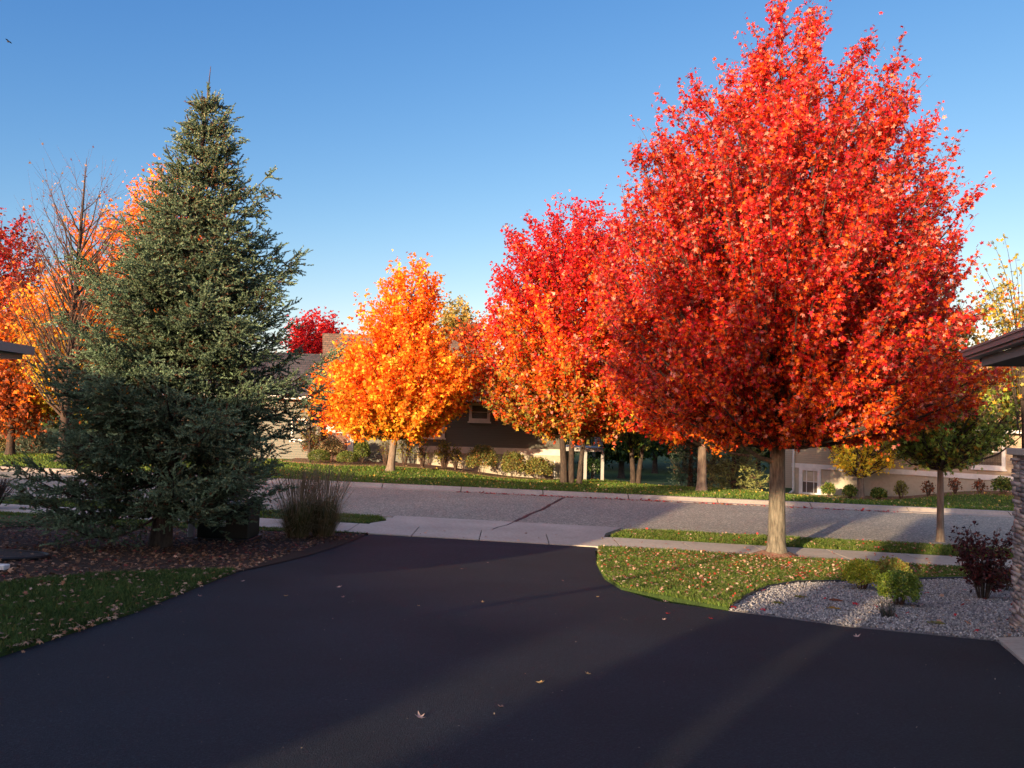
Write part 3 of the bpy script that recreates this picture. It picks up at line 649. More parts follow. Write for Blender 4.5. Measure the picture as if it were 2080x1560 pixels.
# left wing
wx0, wx1 = lx(330), lx(655, 800); zw_e = lz(610, 805, YH - .7); zw_r = lz(600, 717, YH + 3.5)
MB().box(wx0, lx(650), 0.05, 7, -1.6, zw_e).build('wing_wall', M['sid_light'], LH)
rf = MB(); A = [(wx0 - .3, -.6, zw_e), (wx1 + .1, -.6, zw_e), (wx1 + .1, 8, zw_e), (wx0 - .3, 8, zw_e), (wx0 - .3, 3.7, zw_r), (wx1 + .1, 3.7, zw_r)]
rf.add(A, [(0, 1, 5, 4), (1, 2, 5), (2, 3, 4, 5), (3, 0, 4), (3, 2, 1, 0)])
o = rf.build('wing_roof', M['shingle_dark'], LH)
MB().box(wx0 - .3, wx1 + .12, -.7, -.6, zw_e - .16, zw_e + .01).build('wing_gutter', M['white_trim'], LH)
def window(parent, x0, x1, z0, z1, y, tr='cream', w=.09, mull=0, blind=False, sill=True, cross=False):
    f = MB().frame(x0, x1, z0, z1, y - .05, y + .06, w)
    f = f.build('window', M[tr], parent)
    MB().box(x0 + w, x1 - w, y + .02, y + .04, z0 + w, z1 - w).build('pane', M['glass'], f)
    mb = MB(); n = 0
    if mull:
        for k in range(1, mull):
            xx = x0 + (x1 - x0) * k / mull; mb.box(xx - .02, xx + .02, y - .01, y + .02, z0 + w, z1 - w); n = 1
    zc = (z0 + z1) / 2; mb.box(x0 + w, x1 - w, y - .015, y + .02, zc - .02, zc + .02); mb.build('mullion', M[tr], f)
    if blind: MB().box(x0 + w, x1 - w, y + .005, y + .019, z0 + w, zc - .02).build('blind', M['blind'], f)
    if sill: MB().box(x0 - .06, x1 + .06, y - .09, y + .02, z0 - .09, z0).build('sill', M[tr], f)
    return f
window(LH, lx(951), lx(994), lz(970, 856), lz(970, 818), -.005, w=.16)
window(LH, lx(858), lx(903), lz(880, 889), lz(880, 850), -.005, w=.16)
window(LH, lx(757), lx(815), lz(786, 885), lz(786, 838), .245, w=.2, blind=True)
window(LH, lx(658), lx(687), lz(670, 868), lz(670, 835), .495, tr='white_trim', w=.07)
window(LH, lx(1097), lx(1129), lz(1113, 977), lz(1113, 936), .02, tr='white_trim', w=.07, blind=True, sill=False)
window(LH, lx(590), lx(622), lz(606, 895), lz(606, 850), .045, tr='white_trim', w=.1)
# deck at the right end
dz_t = lz(1190, 909); dk = empty('deck', (HO.x + xr, YH, 0), 'raised pale deck with railing at the corner of the olive sided house', 'deck')
dx1 = at(1227, 910, YH).x - (HO.x + xr); g0 = -2.2
MB().box(.05, dx1, .3, 4.6, dz_t - .22, dz_t).build('deck_platform', M['deck_white'], dk)
for (px_, yy) in ((1224, .4), (1189, .4), (1206, 3.2), (1150, 2.0)):
    xx = at(px_, 940, YH + yy).x - (HO.x + xr); MB().box(xx - .08, xx + .08, yy, yy + .16, g0, dz_t - .22).build('post', M['deck_white'], dk)
rl = MB(); rl.box(.05, dx1, .31, .37, dz_t + .85, dz_t + .92); rl.box(.05, dx1, .31, .37, dz_t + .08, dz_t + .14); rl.box(dx1 - .06, dx1, .38, 4.6, dz_t + .85, dz_t + .92); rl.box(dx1 - .06, dx1, .38, 4.6, dz_t + .08, dz_t + .14)
x = .12
while x < dx1 - .1: rl.box(x, x + .035, .325, .355, dz_t + .14, dz_t + .85); x += .13
y_ = .5
while y_ < 4.5: rl.box(dx1 - .045, dx1 - .015, y_, y_ + .035, dz_t + .14, dz_t + .85); y_ += .13
rl.build('railing', M['deck_white'], dk)

# ------------------------------------------------------------------ right house
pA = at(1609, 1000, 48.5); pB = at(2026, 990, 40.0)
ang = math.atan2(pB.y - pA.y, pB.x - pA.x); dA = Vector((math.cos(ang), math.sin(ang), 0))
RH = empty('house', (pA.x, pA.y, 0), 'tan roofed house with taupe siding behind the yellow tree on the right', 'house', rz=ang)
def rloc(px, py):
    """where the pixel's ray meets the facade plane: distance along it, and height"""
    d = ray(px, py); n = Vector((-dA.y, dA.x, 0)); o = Vector((pA.x, pA.y, 0)); t = (o - EYE).dot(n) / d.dot(n); p = EYE + d * t
    return (p - o).dot(dA), p.z
L_R = 19.0; z_b1 = rloc(2020, 965)[1]; z_b0 = rloc(2020, 976)[1]; z_e = rloc(2040, 874)[1]
MB().box(0, L_R, 0, 11, z_b1, z_e).build('wall', M['sid_right'], RH)
MB().box(0, L_R, .03, 11, -3.4, z_b0).build('foundation_wall', M['found'], RH)
MB().box(-.02, L_R, -.04, 10.9, z_b0, z_b1).build('belt_board', M['white_trim'], RH)
rf = MB(); zt = z_e + 4.3; A = [(-.5, -.5, z_e), (L_R + .5, -.5, z_e), (L_R + .5, 11.5, z_e), (-.5, 11.5, z_e), (4.5, 5.5, zt), (L_R + .5, 5.5, zt)]
rf.add(A, [(0, 1, 5, 4), (1, 2, 5), (2, 3, 4, 5), (3, 0, 4), (3, 2, 1, 0)]); rf.build('roof', M['shingle_tan'], RH)
MB().box(-.5, L_R + .5, -.62, -.5, z_e - .15, z_e + .01).build('gutter', M['white_trim'], RH)
a0, b0 = rloc(1976, 950); a1, b1 = rloc(2043, 884); window(RH, a0, a1, b0, b1, -.005, tr='white_trim', w=.17, blind=True)
a0, b0 = rloc(1623, 1006); a1, b1 = rloc(1668, 950); window(RH, a0, a1, b0, b1, .02, tr='white_trim', w=.22, blind=True, mull=3, sill=False)
a0, b0 = rloc(1613, 1000)
ds = Tubes(); ds.add([(a0, -.1, z_e - .1), (a0, -.1, b0 + .35), (a0, -.1, b0 + .1), (a0 - .45, -.12, b0 - .25)], [.07] * 4, 6); ds.build('downspout', M['white_trim'], RH)
# recessed wing at the left end
MB().box(-3.0, -.001, 3, 10, -3.4, z_e).build('wing_wall', M['sid_right'], RH)
f = window(RH, -1.6, -.5, rloc(1600, 995)[1], rloc(1600, 945)[1], 2.995, tr='white_trim', w=.09, mull=3, sill=False)

# ------------------------------------------------------------------ eave of the left neighbour
p = at(51, 705, 14.0); NE = empty('house', (p.x, 14.0, 0), 'grey house at the left edge with only its gutter corner in view', 'house')
z = p.z
rf = MB(); A = [(-9, -5.5, z), (0, -5.5, z), (0, 0, z), (-9, 0, z), (-4, -3.2, z + 1.2), (-9, -3.2, z + 1.2)]
rf.add(A, [(0, 1, 4, 5), (1, 2, 4), (2, 3, 5, 4), (3, 0, 5), (3, 2, 1, 0)]); rf.build('roof', M['shingle_dark'], NE)
MB().box(-9, .1, 0, .12, z - .13, z + .02).build('gutter', M['gutter_blue'], NE)
MB().box(0, .12, -5.5, -.001, z - .13, z + .02).build('gutter', M['gutter_blue'], NE)
MB().box(-9, -.02, -5.4, -.02, z - .22, z - .13).build('soffit', M['gutter_blue'], NE)
MB().box(-9, -1.6, -5.0, -1.2, -1.4, z - .22).build('wall', M['stucco'], NE)

# ------------------------------------------------------------------ porch of the near house on the right
C0 = at(1985, 707, 9.5); C1 = at(2109, 659, 7.45)
PH = empty('house', (C0.x, C0.y, 0), 'near house on the right with gutter, roof corner and ledgestone porch column', 'house', rz=0)
du = Vector((C1.x - C0.x, C1.y - C0.y, 0)).normalized(); ez = C0.z
def pl(a, b, z): 
    n = Vector((-du.y, du.x, 0))     # to the right when looking along -du
    if n.x < 0: n = -n
    q = du * a + n * b; return (q.x, q.y, z)
rf = MB(); Lr = 7.0; W = 9.0; sl = .42
e0, e1, e2, e3 = pl(0, 0, ez), pl(Lr, 0, ez), pl(Lr, W, ez), pl(0, W, ez); r1_, r2_ = pl(3.5, 3.5, ez + 3.5 * sl), pl(Lr, 3.5, ez + 3.5 * sl); r3_ = pl(3.5, W, ez + 3.5 * sl)
rf.add([e0, e1, e2, e3, r1_, r2_, r3_], [(0, 1, 5, 4), (0, 4, 6, 3), (1, 2, 3, 0), (4, 5, 2, 6)])
rf.build('roof', M['shingle_near'], PH)
def strip(mb, a0_, a1_, b0_, b1_, z0_, z1_):
    P8 = [pl(a0_, b0_, z0_), pl(a1_, b0_, z0_), pl(a1_, b1_, z0_), pl(a0_, b1_, z0_), pl(a0_, b0_, z1_), pl(a1_, b0_, z1_), pl(a1_, b1_, z1_), pl(a0_, b1_, z1_)]
    return mb.add(P8, [(0, 3, 2, 1), (4, 5, 6, 7), (0, 1, 5, 4), (1, 2, 6, 5), (2, 3, 7, 6), (3, 0, 4, 7)])
mb = MB(); strip(mb, -.13, Lr, -.13, -.005, ez - .10, ez - .045); strip(mb, -.11, Lr, -.10, -.005, ez - .13, ez - .10); strip(mb, -.14, Lr, -.145, -.12, ez - .044, ez - .02); strip(mb, -.10, Lr, -.115, -.105, ez - .10, ez - .02)
strip(mb, -.13, -.005, .001, W, ez - .13, ez - .045); strip(mb, -.145, -.12, .001, W, ez - .044, ez - .02)
mb.build('gutter', M['gutter'], PH)
mb = MB(); strip(mb, .02, Lr, .02, W, ez - .17, ez - .135); mb.build('soffit', M['soffit'], PH)
mb = MB(); strip(mb, .2, Lr, .0, .02, ez - .235, ez - .132); strip(mb, .18, .199, .0, W, ez - .235, ez - .171); mb.build('fascia', M['fascia'], PH)
mb = MB(); strip(mb, .2, Lr, .021, W, ez - .232, ez - .2); mb.build('soffit_panel', M['soffit'], PH)
mb = MB(); strip(mb, .75, Lr, .5, .64, ez - .40, ez - .233); mb.build('beam', M['fascia'], PH)
# column
cb = gp(2079, 1288); cx0 = cb.x + .055; cy0 = cb.y; colw = .5; ctop = at(2070, 926, cy0).z
rng = np.random.default_rng(5); V = []; Fq = []; Cc = []; z = tz(cx0, cy0) - .05; nbk = 0
offx, offy = 0.0, 0.0
while z < ctop:
    h = rng.uniform(.025, .06); fl = max(0, 1 - (z - cb.z) / .5) * .04
    for side in range(4):
        t = 0.0
        while t < colw - .02:
            w = min(rng.uniform(.09, .30), colw - t); 
            if colw - t - w < .06: w = colw - t
            dd = rng.uniform(-.012, .03) + fl
            a0_, a1_ = t + .004, t + w - .004
            if side == 0: bx = (a0_, a1_, -dd, .1)
            elif side == 1: bx = (a0_, a1_, colw - .1, colw + dd)
            elif side == 2: bx = (-dd, .1, a0_, a1_)
            else: bx = (colw - .1, colw + dd, a0_, a1_)
            x0_, x1_, y0_, y1_ = bx; j = rng.normal(0, .004, (8, 3))
            vv = np.array([(x0_, y0_, z + .003), (x1_, y0_, z + .003), (x1_, y1_, z + .003), (x0_, y1_, z + .003), (x0_, y0_, z + h - .003), (x1_, y0_, z + h - .003), (x1_, y1_, z + h - .003), (x0_, y1_, z + h - .003)]) + j
            V.append(vv); Fq.append(np.array([(0, 3, 2, 1), (4, 5, 6, 7), (0, 1, 5, 4), (1, 2, 6, 5), (2, 3, 7, 6), (3, 0, 4, 7)]) + 8 * nbk); nbk += 1
            c = pick(rng, 1, [(3, (.38, .31, .27)), (2, (.26, .21, .185)), (2, (.48, .38, .31)), (1, (.18, .155, .15)), (1, (.40, .28, .20))])[0] * rng.uniform(.8, 1.15)
            Cc.append(np.repeat(c[None], 8, 0)); t += w
    z += h
me = np_mesh('stone_column', np.concatenate(V) + [offx, offy, 0], [np.concatenate(Fq)], np.concatenate(Cc))
sc_ = link_mesh('stone_column', me, M['stone'], PH, (cx0 - C0.x, cy0 - C0.y, 0)); sc_.rotation_euler = (0, 0, -math.atan2(-du.x, -du.y))
MB().box(offx + .06, offx + colw - .06, offy + .06, offy + colw - .06, cb.z - .1, ctop).build('core', M['soffit'], sc_)
MB().box(offx - .055, offx + colw + .055, offy - .055, offy + colw + .055, ctop + .001, ctop + .075).build('cap', M['concrete'], sc_, .008)
MB().box(offx + .22, offx + colw - .1, offy + .2, offy + colw - .2, ctop + .075, ez - .37).build('post', M['fascia'], sc_)
# concrete walk at the right bottom corner
wk = [g(2022, 1300), (6.3, 5.6), (6.3, 2.0), (2.92, .8), g(2140, 1403)]
wk = [g(2024, 1299), (gp(2090, 1297).x, gp(2090, 1297).y), (6.3, 5.0), (6.3, 1.0), (2.95, 1.0), g(2140, 1404)]
sheet('front_walk', wk, .02, M['concrete'], 1.0)

# ------------------------------------------------------------------ gravel and the plants in it
rng = np.random.default_rng(21); n = 46000; pts = scatter(rng, gravel_poly, n, lambda x, y: (x < .72 * y + 1.8) & ~in_poly(x, y, wk))
ico = bmesh.new(); bmesh.ops.create_icosphere(ico, subdivisions=1, radius=1); iv = np.array([v.co[:] for v in ico.verts]); ifc = np.array([[v.index for v in f.verts] for f in ico.faces]); ico.free()
sz = rng.uniform(.005, .0135, (n, 1, 1)); q = rdir(rng, n); q2 = unit(np.cross(q, rdir(rng, n))); q3 = np.cross(q, q2)
sc3 = rng.uniform(.6, 1.4, (n, 1, 3)); vv = iv[None] * sc3 * rng.uniform(.8, 1.2, (n, len(iv), 1)) * sz
vv = vv[..., 0:1] * q[:, None] + vv[..., 1:2] * q2[:, None] + vv[..., 2:3] * q3[:, None]
vv = vv + np.stack([pts[:, 0], pts[:, 1], terr(pts[:, 0], pts[:, 1]) + .004 + rng.uniform(.003, .022, n)], 1)[:, None]
fs = (np.arange(n)[:, None, None] * len(iv) + ifc[None]).reshape(-1, 3)
gc = pick(rng, n, [(4, (.28, .265, .26)), (3, (.20, .19, .195)), (2, (.38, .36, .34)), (1, (.12, .115, .12)), (.6, (.31, .25, .20))]) * np.exp(rng.normal(0, .15, (n, 1)))
mark(link_mesh('gravel', np_mesh('gravel', vv.reshape(-1, 3), [fs], np.repeat(gc, len(iv), 0)), M['gravel']), 'grey crushed stone filling the bed beside the driveway', 'gravel', None, 'stuff')
# black plastic edging
def edging(name, pts2, label, parent_mat='black_plastic'):
    T = Tubes(); P3 = [(p[0], p[1], tz(*p) + .035) for p in pts2]; T.add(P3, [.016] * len(P3), 6); o = T.build(name, M[parent_mat]); return mark(o, label, 'edging')
edging('bed_edging', gravel_edge, 'black plastic edging between the gravel bed and the lawn')

def shrub(name, label, cat, base, rx, rz_, n, leaf, pal, seed, kind='oval', stems=14, group=None, mat='leaf', bark='twig', open_=0.35, flat=.0, hollow=.55, ry=None, stem_r=.006, zlow=.12, srt=1.0, kcol=None):
    rng = np.random.default_rng(seed); root = empty(name, base, label, cat, group); ry = ry or rx
    ph = rng.uniform(0, 6.28, 6)
    d = rdir(rng, n); d[:, 2] = np.where(d[:, 2] < -.55, -d[:, 2], d[:, 2]); a = np.arctan2(d[:, 1], d[:, 0])
    lump = 1 + open_ * .35 * (np.sin(4 * a + ph[0] + d[:, 2] * 3) + np.sin(7 * a + ph[1] - d[:, 2] * 5) * .6)
    r = (hollow + (1 - hollow) * rng.random(n) ** .6) * lump
    P = d * r[:, None] * [rx, ry, rz_ * .5] + [0, 0, rz_ * (.5 + zlow * .5)]; P[:, 2] = np.maximum(P[:, 2], .02)
    T = Tubes()
    for i in range(stems):
        aa = rng.uniform(0, 6.28); rr_ = rng.uniform(.3, .95); tip = np.array([rx * rr_ * math.cos(aa), ry * rr_ * math.sin(aa), rz_ * rng.uniform(.65, 1.02)])
        b = np.array([.12 * rx * math.cos(aa), .12 * ry * math.sin(aa), -.03]); mid = (b + tip) / 2 + [0, 0, .08 * rz_]
        T.add([b, mid, tip], [stem_r * 1.4, stem_r, stem_r * .4], 4)
        for q in range(3 if srt else 0):
            b2 = b + (tip - b) * rng.uniform(.4, .85); T.add([b2, b2 + unit(rng.normal(0, .5, 3) + (tip - b) / (np.linalg.norm(tip - b) + 1e-6)) * rz_ * .28], [stem_r * .6, stem_r * .25], 3)
    T.build('stems', M[bark], root)
    if n > 1:
        axv = unit(d * .7 + rdir(rng, n) * .8); nr = unit(d * .6 + rdir(rng, n) * .7 + [0, 0, .4])
        c = kcol(rng, P) if kcol else pick(rng, n, pal)
        c = c * np.exp(rng.normal(0, .18, (n, 1)))
        link_mesh('foliage', leaf_mesh('foliage', rng, P, axv, nr, leaf * rng.uniform(.6, 1.3, n), np.clip(c, 0, 1), kind), M[mat], root)
    return root
def gb(px, py): p = gp(px, py); return (p.x, p.y, tz(p.x, p.y))
def sc(px, py): return gp(px, py).y / F     # metres per pixel at that ground spot
LIME = [(4, (.32, .38, .03)), (3, (.46, .46, .05)), (1, (.52, .44, .06)), (1, (.15, .24, .03))]
shrub('spirea_shrub', 'round lime yellow shrub nearest the lawn edge with a red leaf on it', 'shrub', gb(1750, 1199), .27, .42, 5200, .032, LIME, 31, group='low shrubs in the gravel bed')
shrub('spirea_shrub', 'round green shrub with tiny leaves in the middle of the gravel bed', 'shrub', gb(1826, 1232), .26, .42, 5200, .03, [(4, (.13, .21, .028)), (3, (.22, .29, .035)), (1, (.34, .36, .05)), (1, (.07, .12, .02))], 32, group='low shrubs in the gravel bed')
shrub('spirea_shrub', 'olive brown shrub behind the two bright ones', 'shrub', gb(1812, 1185), .26, .38, 4200, .032, [(3, (.22, .28, .05)), (2, (.30, .24, .05)), (1, (.34, .15, .05))], 33, group='low shrubs in the gravel bed')
# small dry grass tuft with a ring of old leaves
tf = gb(1802, 1256); rng = np.random.default_rng(8); root = empty('grass_tuft', tf, 'small dark grass tuft in front of the round green shrub', 'plant')
n = 260; a = rng.uniform(0, 6.28, n); r = rng.uniform(0, .06, n); b = np.stack([np.cos(a) * r, np.sin(a) * r, np.zeros(n)], 1); tp = b + np.stack([np.cos(a) * .07, np.sin(a) * .07, rng.uniform(.10, .30, n)], 1) * rng.uniform(.7, 1.2, (n, 1)); w = rdir(rng, n) * .0025
me = np_mesh('blades', np.stack([b - w, b + w, tp], 1).reshape(-1, 3), [np.arange(3 * n).reshape(-1, 3)], np.repeat(pick(rng, n, [(3, (.05, .05, .055)), (2, (.12, .10, .08)), (1, (.04, .08, .03))]), 3, 0)); link_mesh('blades', me, M['grass'], root)
# low ground rosettes in the gravel
for i, (px, py, c, lab) in enumerate([(1627, 1217, OLIVE, 'small olive rosette in the gravel bed nearest its left tip'), (1697, 1224, RUST, 'small brownish rosette in the gravel left of the lime shrub'), (1694, 1241, OCHRE, 'small yellowish rosette in the gravel near the driveway edge'), (1900, 1271, OLIVE, 'tiny olive rosette in the gravel near the driveway on the right'), (1580, 1230, OLIVE, 'pale olive rosette at the left tip of the gravel bed')]):
    rg = np.random.default_rng(50 + i); n = 60; b = gb(px, py); root = empty('seedling', b, lab, 'plant', 'small rosettes in the gravel bed')
    a = rg.uniform(0, 6.28, n); P = np.stack([np.cos(a), np.sin(a), np.zeros(n)], 1) * rg.uniform(.0, .06, (n, 1)) + [0, 0, .03]
    d = np.stack([np.cos(a), np.sin(a), np.full(n, .25)], 1)
    link_mesh('foliage', leaf_mesh('foliage', rg, P, d, rdir(rg, n) * .3 + [0, 0, 1], rg.uniform(.03, .05, n), pick(rg, n, [(1, c), (1, tuple(x * .6 for x in c))]), 'oval'), M['leaf'], root)
# burgundy shrub by the column
bs = gb(1996, 1218)
BURG = [(4, (.055, .012, .014)), (2, (.10, .018, .018)), (1, (.16, .03, .02)), (1, (.03, .01, .01))]
root = empty('burgundy_shrub', bs, 'tall loose burgundy shrub beside the stone column', 'shrub')
rng = np.random.default_rng(61); T = Tubes(); P = []; D = []
mpx = sc(1996, 1218)
for i in range(46):
    a = rng.uniform(0, 6.28); rr_ = rng.uniform(.05, 1) ** .7 * .44; h = rng.uniform(.45, 1.12) * (1 - .1 * rr_); tip = np.array([rr_ * math.cos(a), rr_ * math.sin(a), h]); b = np.array([.05 * math.cos(a), .05 * math.sin(a), -.02])
    mid = b * .5 + tip * .5 + [0, 0, .06] - np.array([tip[0], tip[1], 0]) * .12; t = np.linspace(0, 1, 6)[:, None]; path = (1 - t) ** 2 * b + 2 * t * (1 - t) * mid + t * t * tip
    T.add(path, np.linspace(.008, .002, 6), 4)
    for q in range(9):
        f = rng.uniform(.3, 1); j = min(int(f * 5), 4); p0 = path[j] + (path[j + 1] - path[j]) * (f * 5 - j); d = unit(rng.normal(0, .7, 3) + [math.cos(a) * .5, math.sin(a) * .5, .5]); L = rng.uniform(.06, .16); T.add([p0, p0 + d * L], [.003, .0015], 3)
        k = 6; ff = rng.uniform(.1, 1.1, (k, 1)); P.append(p0 + d * L * ff + rng.normal(0, .012, (k, 3))); D.append(np.repeat(d[None], k, 0))
T.build('stems', M['bark_dark'], root); P = np.concatenate(P); D = np.concatenate(D); n = len(P)
link_mesh('foliage', leaf_mesh('foliage', rng, P, unit(D * .4 + rdir(rng, n) * .9), unit(rdir(rng, n) + [0, 0, .7]), rng.uniform(.035, .06, n), np.clip(pick(rng, n, BURG) * np.exp(rng.normal(0, .2, (n, 1))), 0, 1), 'oval'), M['leaf'], root)
shrub('low_shrub', 'low brown shrub at the foot of the stone column behind the burgundy one', 'shrub', gb(2040, 1200), .2, .32, 1500, .035, [(2, (.10, .05, .02)), (1, (.14, .09, .02)), (1, BURG[0][1])], 62)

# ------------------------------------------------------------------ big red maple
def zt_(base, py, px=1577): 
    return at(px, py, base[1]).z - base[2]
BM = gp(1577, 1132); bm_b = (BM.x, BM.y, tz(BM.x, BM.y) + .02); k = BM.y / F
def prof_from(base, rows, axis_px, sh=.95):
    """rows: (py, px_left, px_right) of the crown's outline in the photograph, turned into metres about the trunk"""
    out = []
    for py, a, b in rows:
        ax = axis_px(py) if callable(axis_px) else axis_px
        out.append((at(ax, py, base[1]).z - base[2], max(.05, (ax - a) * base[1] / F * sh), max(.05, (b - ax) * base[1] / F * sh)))
    return out
rows = [(14, 1560, 1640), (60, 1535, 1668), (110, 1500, 1705), (150, 1465, 1760), (200, 1415, 1812), (260, 1328, 1840), (310, 1262, 1860), (380, 1225, 1915), (450, 1208, 1925), (520, 1195, 1925), (600, 1188, 1935),
        (700, 1185, 1940), (770, 1200, 1965), (820, 1250, 1930), (852, 1340, 1790), (876, 1450, 1700)]
MRED = (.52, .022, .014); MCR = (.38, .010, .022); MOR = (.70, .095, .011)
bmc = mixcol([(2.2, [(4, MOR), (2, MRED), (3, ORANGE), (1, RUST)]), (3.4, [(3, MRED), (4, MOR), (1, MCR), (1, DRED), (1, ORANGE)]), (5.5, [(4, MRED), (3, MOR), (2, MCR), (1, DRED)]), (8, [(4, MRED), (1.5, MCR), (2.5, MOR)])], pale=.08)
arms = []
def P3(px, py, Y): q = at(px, py, Y); return (q.x - bm_b[0], q.y - bm_b[1], q.z - bm_b[2])
Yb = bm_b[1]
arms.append(([P3(1574, 938, Yb), P3(1545, 931, Yb - .1), P3(1522, 915, Yb - .3), P3(1500, 900, Yb - .6), P3(1468, 888, Yb - 1.1), P3(1400, 860, Yb - 1.6)], .055))
arms.append(([P3(1522, 925, Yb - .2), P3(1500, 923, Yb - .2), P3(1470, 916, Yb - .1), P3(1430, 895, Yb + .2)], .032))
arms.append(([P3(1584, 905, Yb), P3(1605, 906, Yb - .2), P3(1640, 895, Yb - .5), P3(1700, 850, Yb - .9), P3(1760, 800, Yb - 1.2)], .045))
arms.append(([P3(1572, 905, Yb), P3(1555, 890, Yb + .2), P3(1530, 880, Yb + .4), P3(1470, 840, Yb + .9)], .04))
arms.append(([P3(1580, 900, Yb), P3(1620, 905, Yb + .3), P3(1680, 907, Yb + .6), P3(1760, 850, Yb + 1.2)], .035))
maple('maple_tree', 'large bright red maple on the near lawn beside the driveway', 'tree', bm_b, zt_(bm_b, 25), prof_from(bm_b, rows, 1577, .93), bmc, 101, trunk_r=.185, fork=2.25, nb=640, ntw=20, nlv=15,
      leaf=.084, rise=.95, low_arms=arms, tw_len=.45, inner=.36, flare=1.55, lump=.135)
# mulch collar and surface root
rngc = np.random.default_rng(3); mb = MB(); ring = [(bm_b[0] + (.45 + .08 * math.sin(3 * a)) * math.cos(a), bm_b[1] + (.42 + .06 * math.cos(2 * a)) * math.sin(a)) for a in np.linspace(0, 6.283, 25)[:-1]]
cc = [(x, y, tz(x, y) + .035) for x, y in ring]; top = [(bm_b[0] + (x - bm_b[0]) * .5, bm_b[1] + (y - bm_b[1]) * .5, tz(bm_b[0], bm_b[1]) + .13) for x, y in ring]
nn = len(cc); mb.add(cc + top, [(i, (i + 1) % nn, (i + 1) % nn + nn, i + nn) for i in range(nn)] + [tuple(range(nn, 2 * nn))])
mark(mb.build('mulch_collar', M['red_mulch']), kind='structure')

# ------------------------------------------------------------------ blue spruce
SPB = gp(325, 1112); sb = (SPB.x, SPB.y, tz(SPB.x, SPB.y))
axp = lambda py: 428 - 103 * (py - 135) / 980.0
rows = [(1085, 110, 520), (1040, 50, 600), (1000, 75, 618), (950, 90, 605), (850, 90, 640), (780, 90, 640), (740, 125, 600), (700, 190, 590), (640, 185, 615), (590, 190, 620), (540, 230, 560), (480, 285, 540), (420, 335, 512), (350, 358, 490), (290, 375, 470), (230, 402, 447), (190, 424, 434), (135, 426, 430)]
pf = prof_from(sb, rows, axp, .93); pf.sort()
Hs = zt_(sb, 135, 428)
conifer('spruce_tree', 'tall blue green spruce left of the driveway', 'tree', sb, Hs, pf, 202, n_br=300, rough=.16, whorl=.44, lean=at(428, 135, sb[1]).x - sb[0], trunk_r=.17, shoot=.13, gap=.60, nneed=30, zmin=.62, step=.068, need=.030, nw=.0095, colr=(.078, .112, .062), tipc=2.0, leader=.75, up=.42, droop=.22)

# ------------------------------------------------------------------ trees across the road
def fb(px, py, Y):
    """base of a tree whose foot is seen at that pixel column, at distance Y"""
    p = at(px, py, Y); return (p.x, Y, tz(p.x, Y))
b = fb(793, 953, 37.5)
rows = [(533, 815, 850), (560, 785, 875), (600, 765, 885), (640, 735, 892), (680, 715, 895), (710, 675, 925), (750, 650, 960), (800, 630, 965), (840, 632, 930), (865, 665, 900), (878, 760, 880)]
oc = mixcol([(1.6, [(4, YOR), (2, ORANGE), (2, YEL)]), (3, [(4, ORANGE), (4, YOR), (.8, ORED), (.6, YEL)]), (6, [(4, ORANGE), (3, YOR), (1.3, ORED)]), (9, [(4, ORANGE), (2, YOR), (1, ORED)])], noise=.2)
maple('maple_tree', 'cone shaped orange and yellow maple in front of the olive sided house', 'tree', b, zt_(b, 545, 800), prof_from(b, rows, lambda py: 795 + (950 - py) * .09, .93), oc, 103, trunk_r=.19, fork=1.5, nb=420, ntw=13, nlv=10, leaf=.17, kind='star', lmat='leaf_far', bark='bark_warm', tw_len=.55, lean=.8, kside=0, inner=.35, rise=.75)
b = fb(1160, 980, 38)
rows = [(400, 1135, 1175), (440, 1075, 1215), (480, 1030, 1270), (520, 1020, 1300), (600, 995, 1310), (650, 970, 1310), (700, 945, 1310), (760, 950, 1300), (810, 965, 1290), (850, 1005, 1270), (885, 1080, 1230)]
cc_ = mixcol([(2, [(3, OLIVE), (3, OCHRE), (2, RUST), (2, ORED)]), (4.2, [(3, OCHRE), (3, ORANGE), (2, ORED), (1, OLIVE)]), (6.4, [(3, ORED), (2, RED), (3, ORANGE), (1, OCHRE)]), (9, [(4, RED), (2, CRIM), (2, ORED)]), (12.5, [(4, RED), (3, CRIM)])], pale=.06, noise=.14)
maple('maple_tree', 'tall red and orange maple with three trunks at the end of the olive sided house', 'tree', b, zt_(b, 410, 1150), prof_from(b, rows, 1155, 1.03), cc_, 104, trunk_r=.2, fork=2.4, nb=480, ntw=13, nlv=10, leaf=.17, kind='star', lmat='leaf_far', bark='bark_dark', tw_len=.6, kside=0,
      stems=[(-1.3, .1, 8.5, .17), (.0, .5, 10.5, .15), (1.5, -.3, 8, .125)], inner=.35, rise=.9)
b = fb(1425, 1000, 33.5)
rows = [(470, 1400, 1450), (520, 1330, 1520), (600, 1280, 1570), (700, 1240, 1600), (780, 1225, 1610), (830, 1235, 1600), (870, 1270, 1560), (900, 1330, 1480)]
maple('maple_tree', 'red maple across the road whose trunk shows left of the big near trunk', 'tree', b, zt_(b, 480, 1425), prof_from(b, rows, 1425, .95), mixcol([(2, [(3, ORED), (3, ORANGE), (1, YOR)]), (4, [(3, RED), (3, ORED)]), (8, [(1, RED), (1, CRIM)])], pale=.06), 105, trunk_r=.21, fork=1.9, nb=230, ntw=9, nlv=9, leaf=.17, kind='star', lmat='leaf_far', bark='bark_warm', tw_len=.6, kside=0)
b = fb(1748, 1010, 43.5)
rows = [(700, 1730, 1800), (760, 1700, 1830), (820, 1690, 1845), (870, 1695, 1840), (910, 1692, 1815), (945, 1700, 1790), (965, 1725, 1765)]
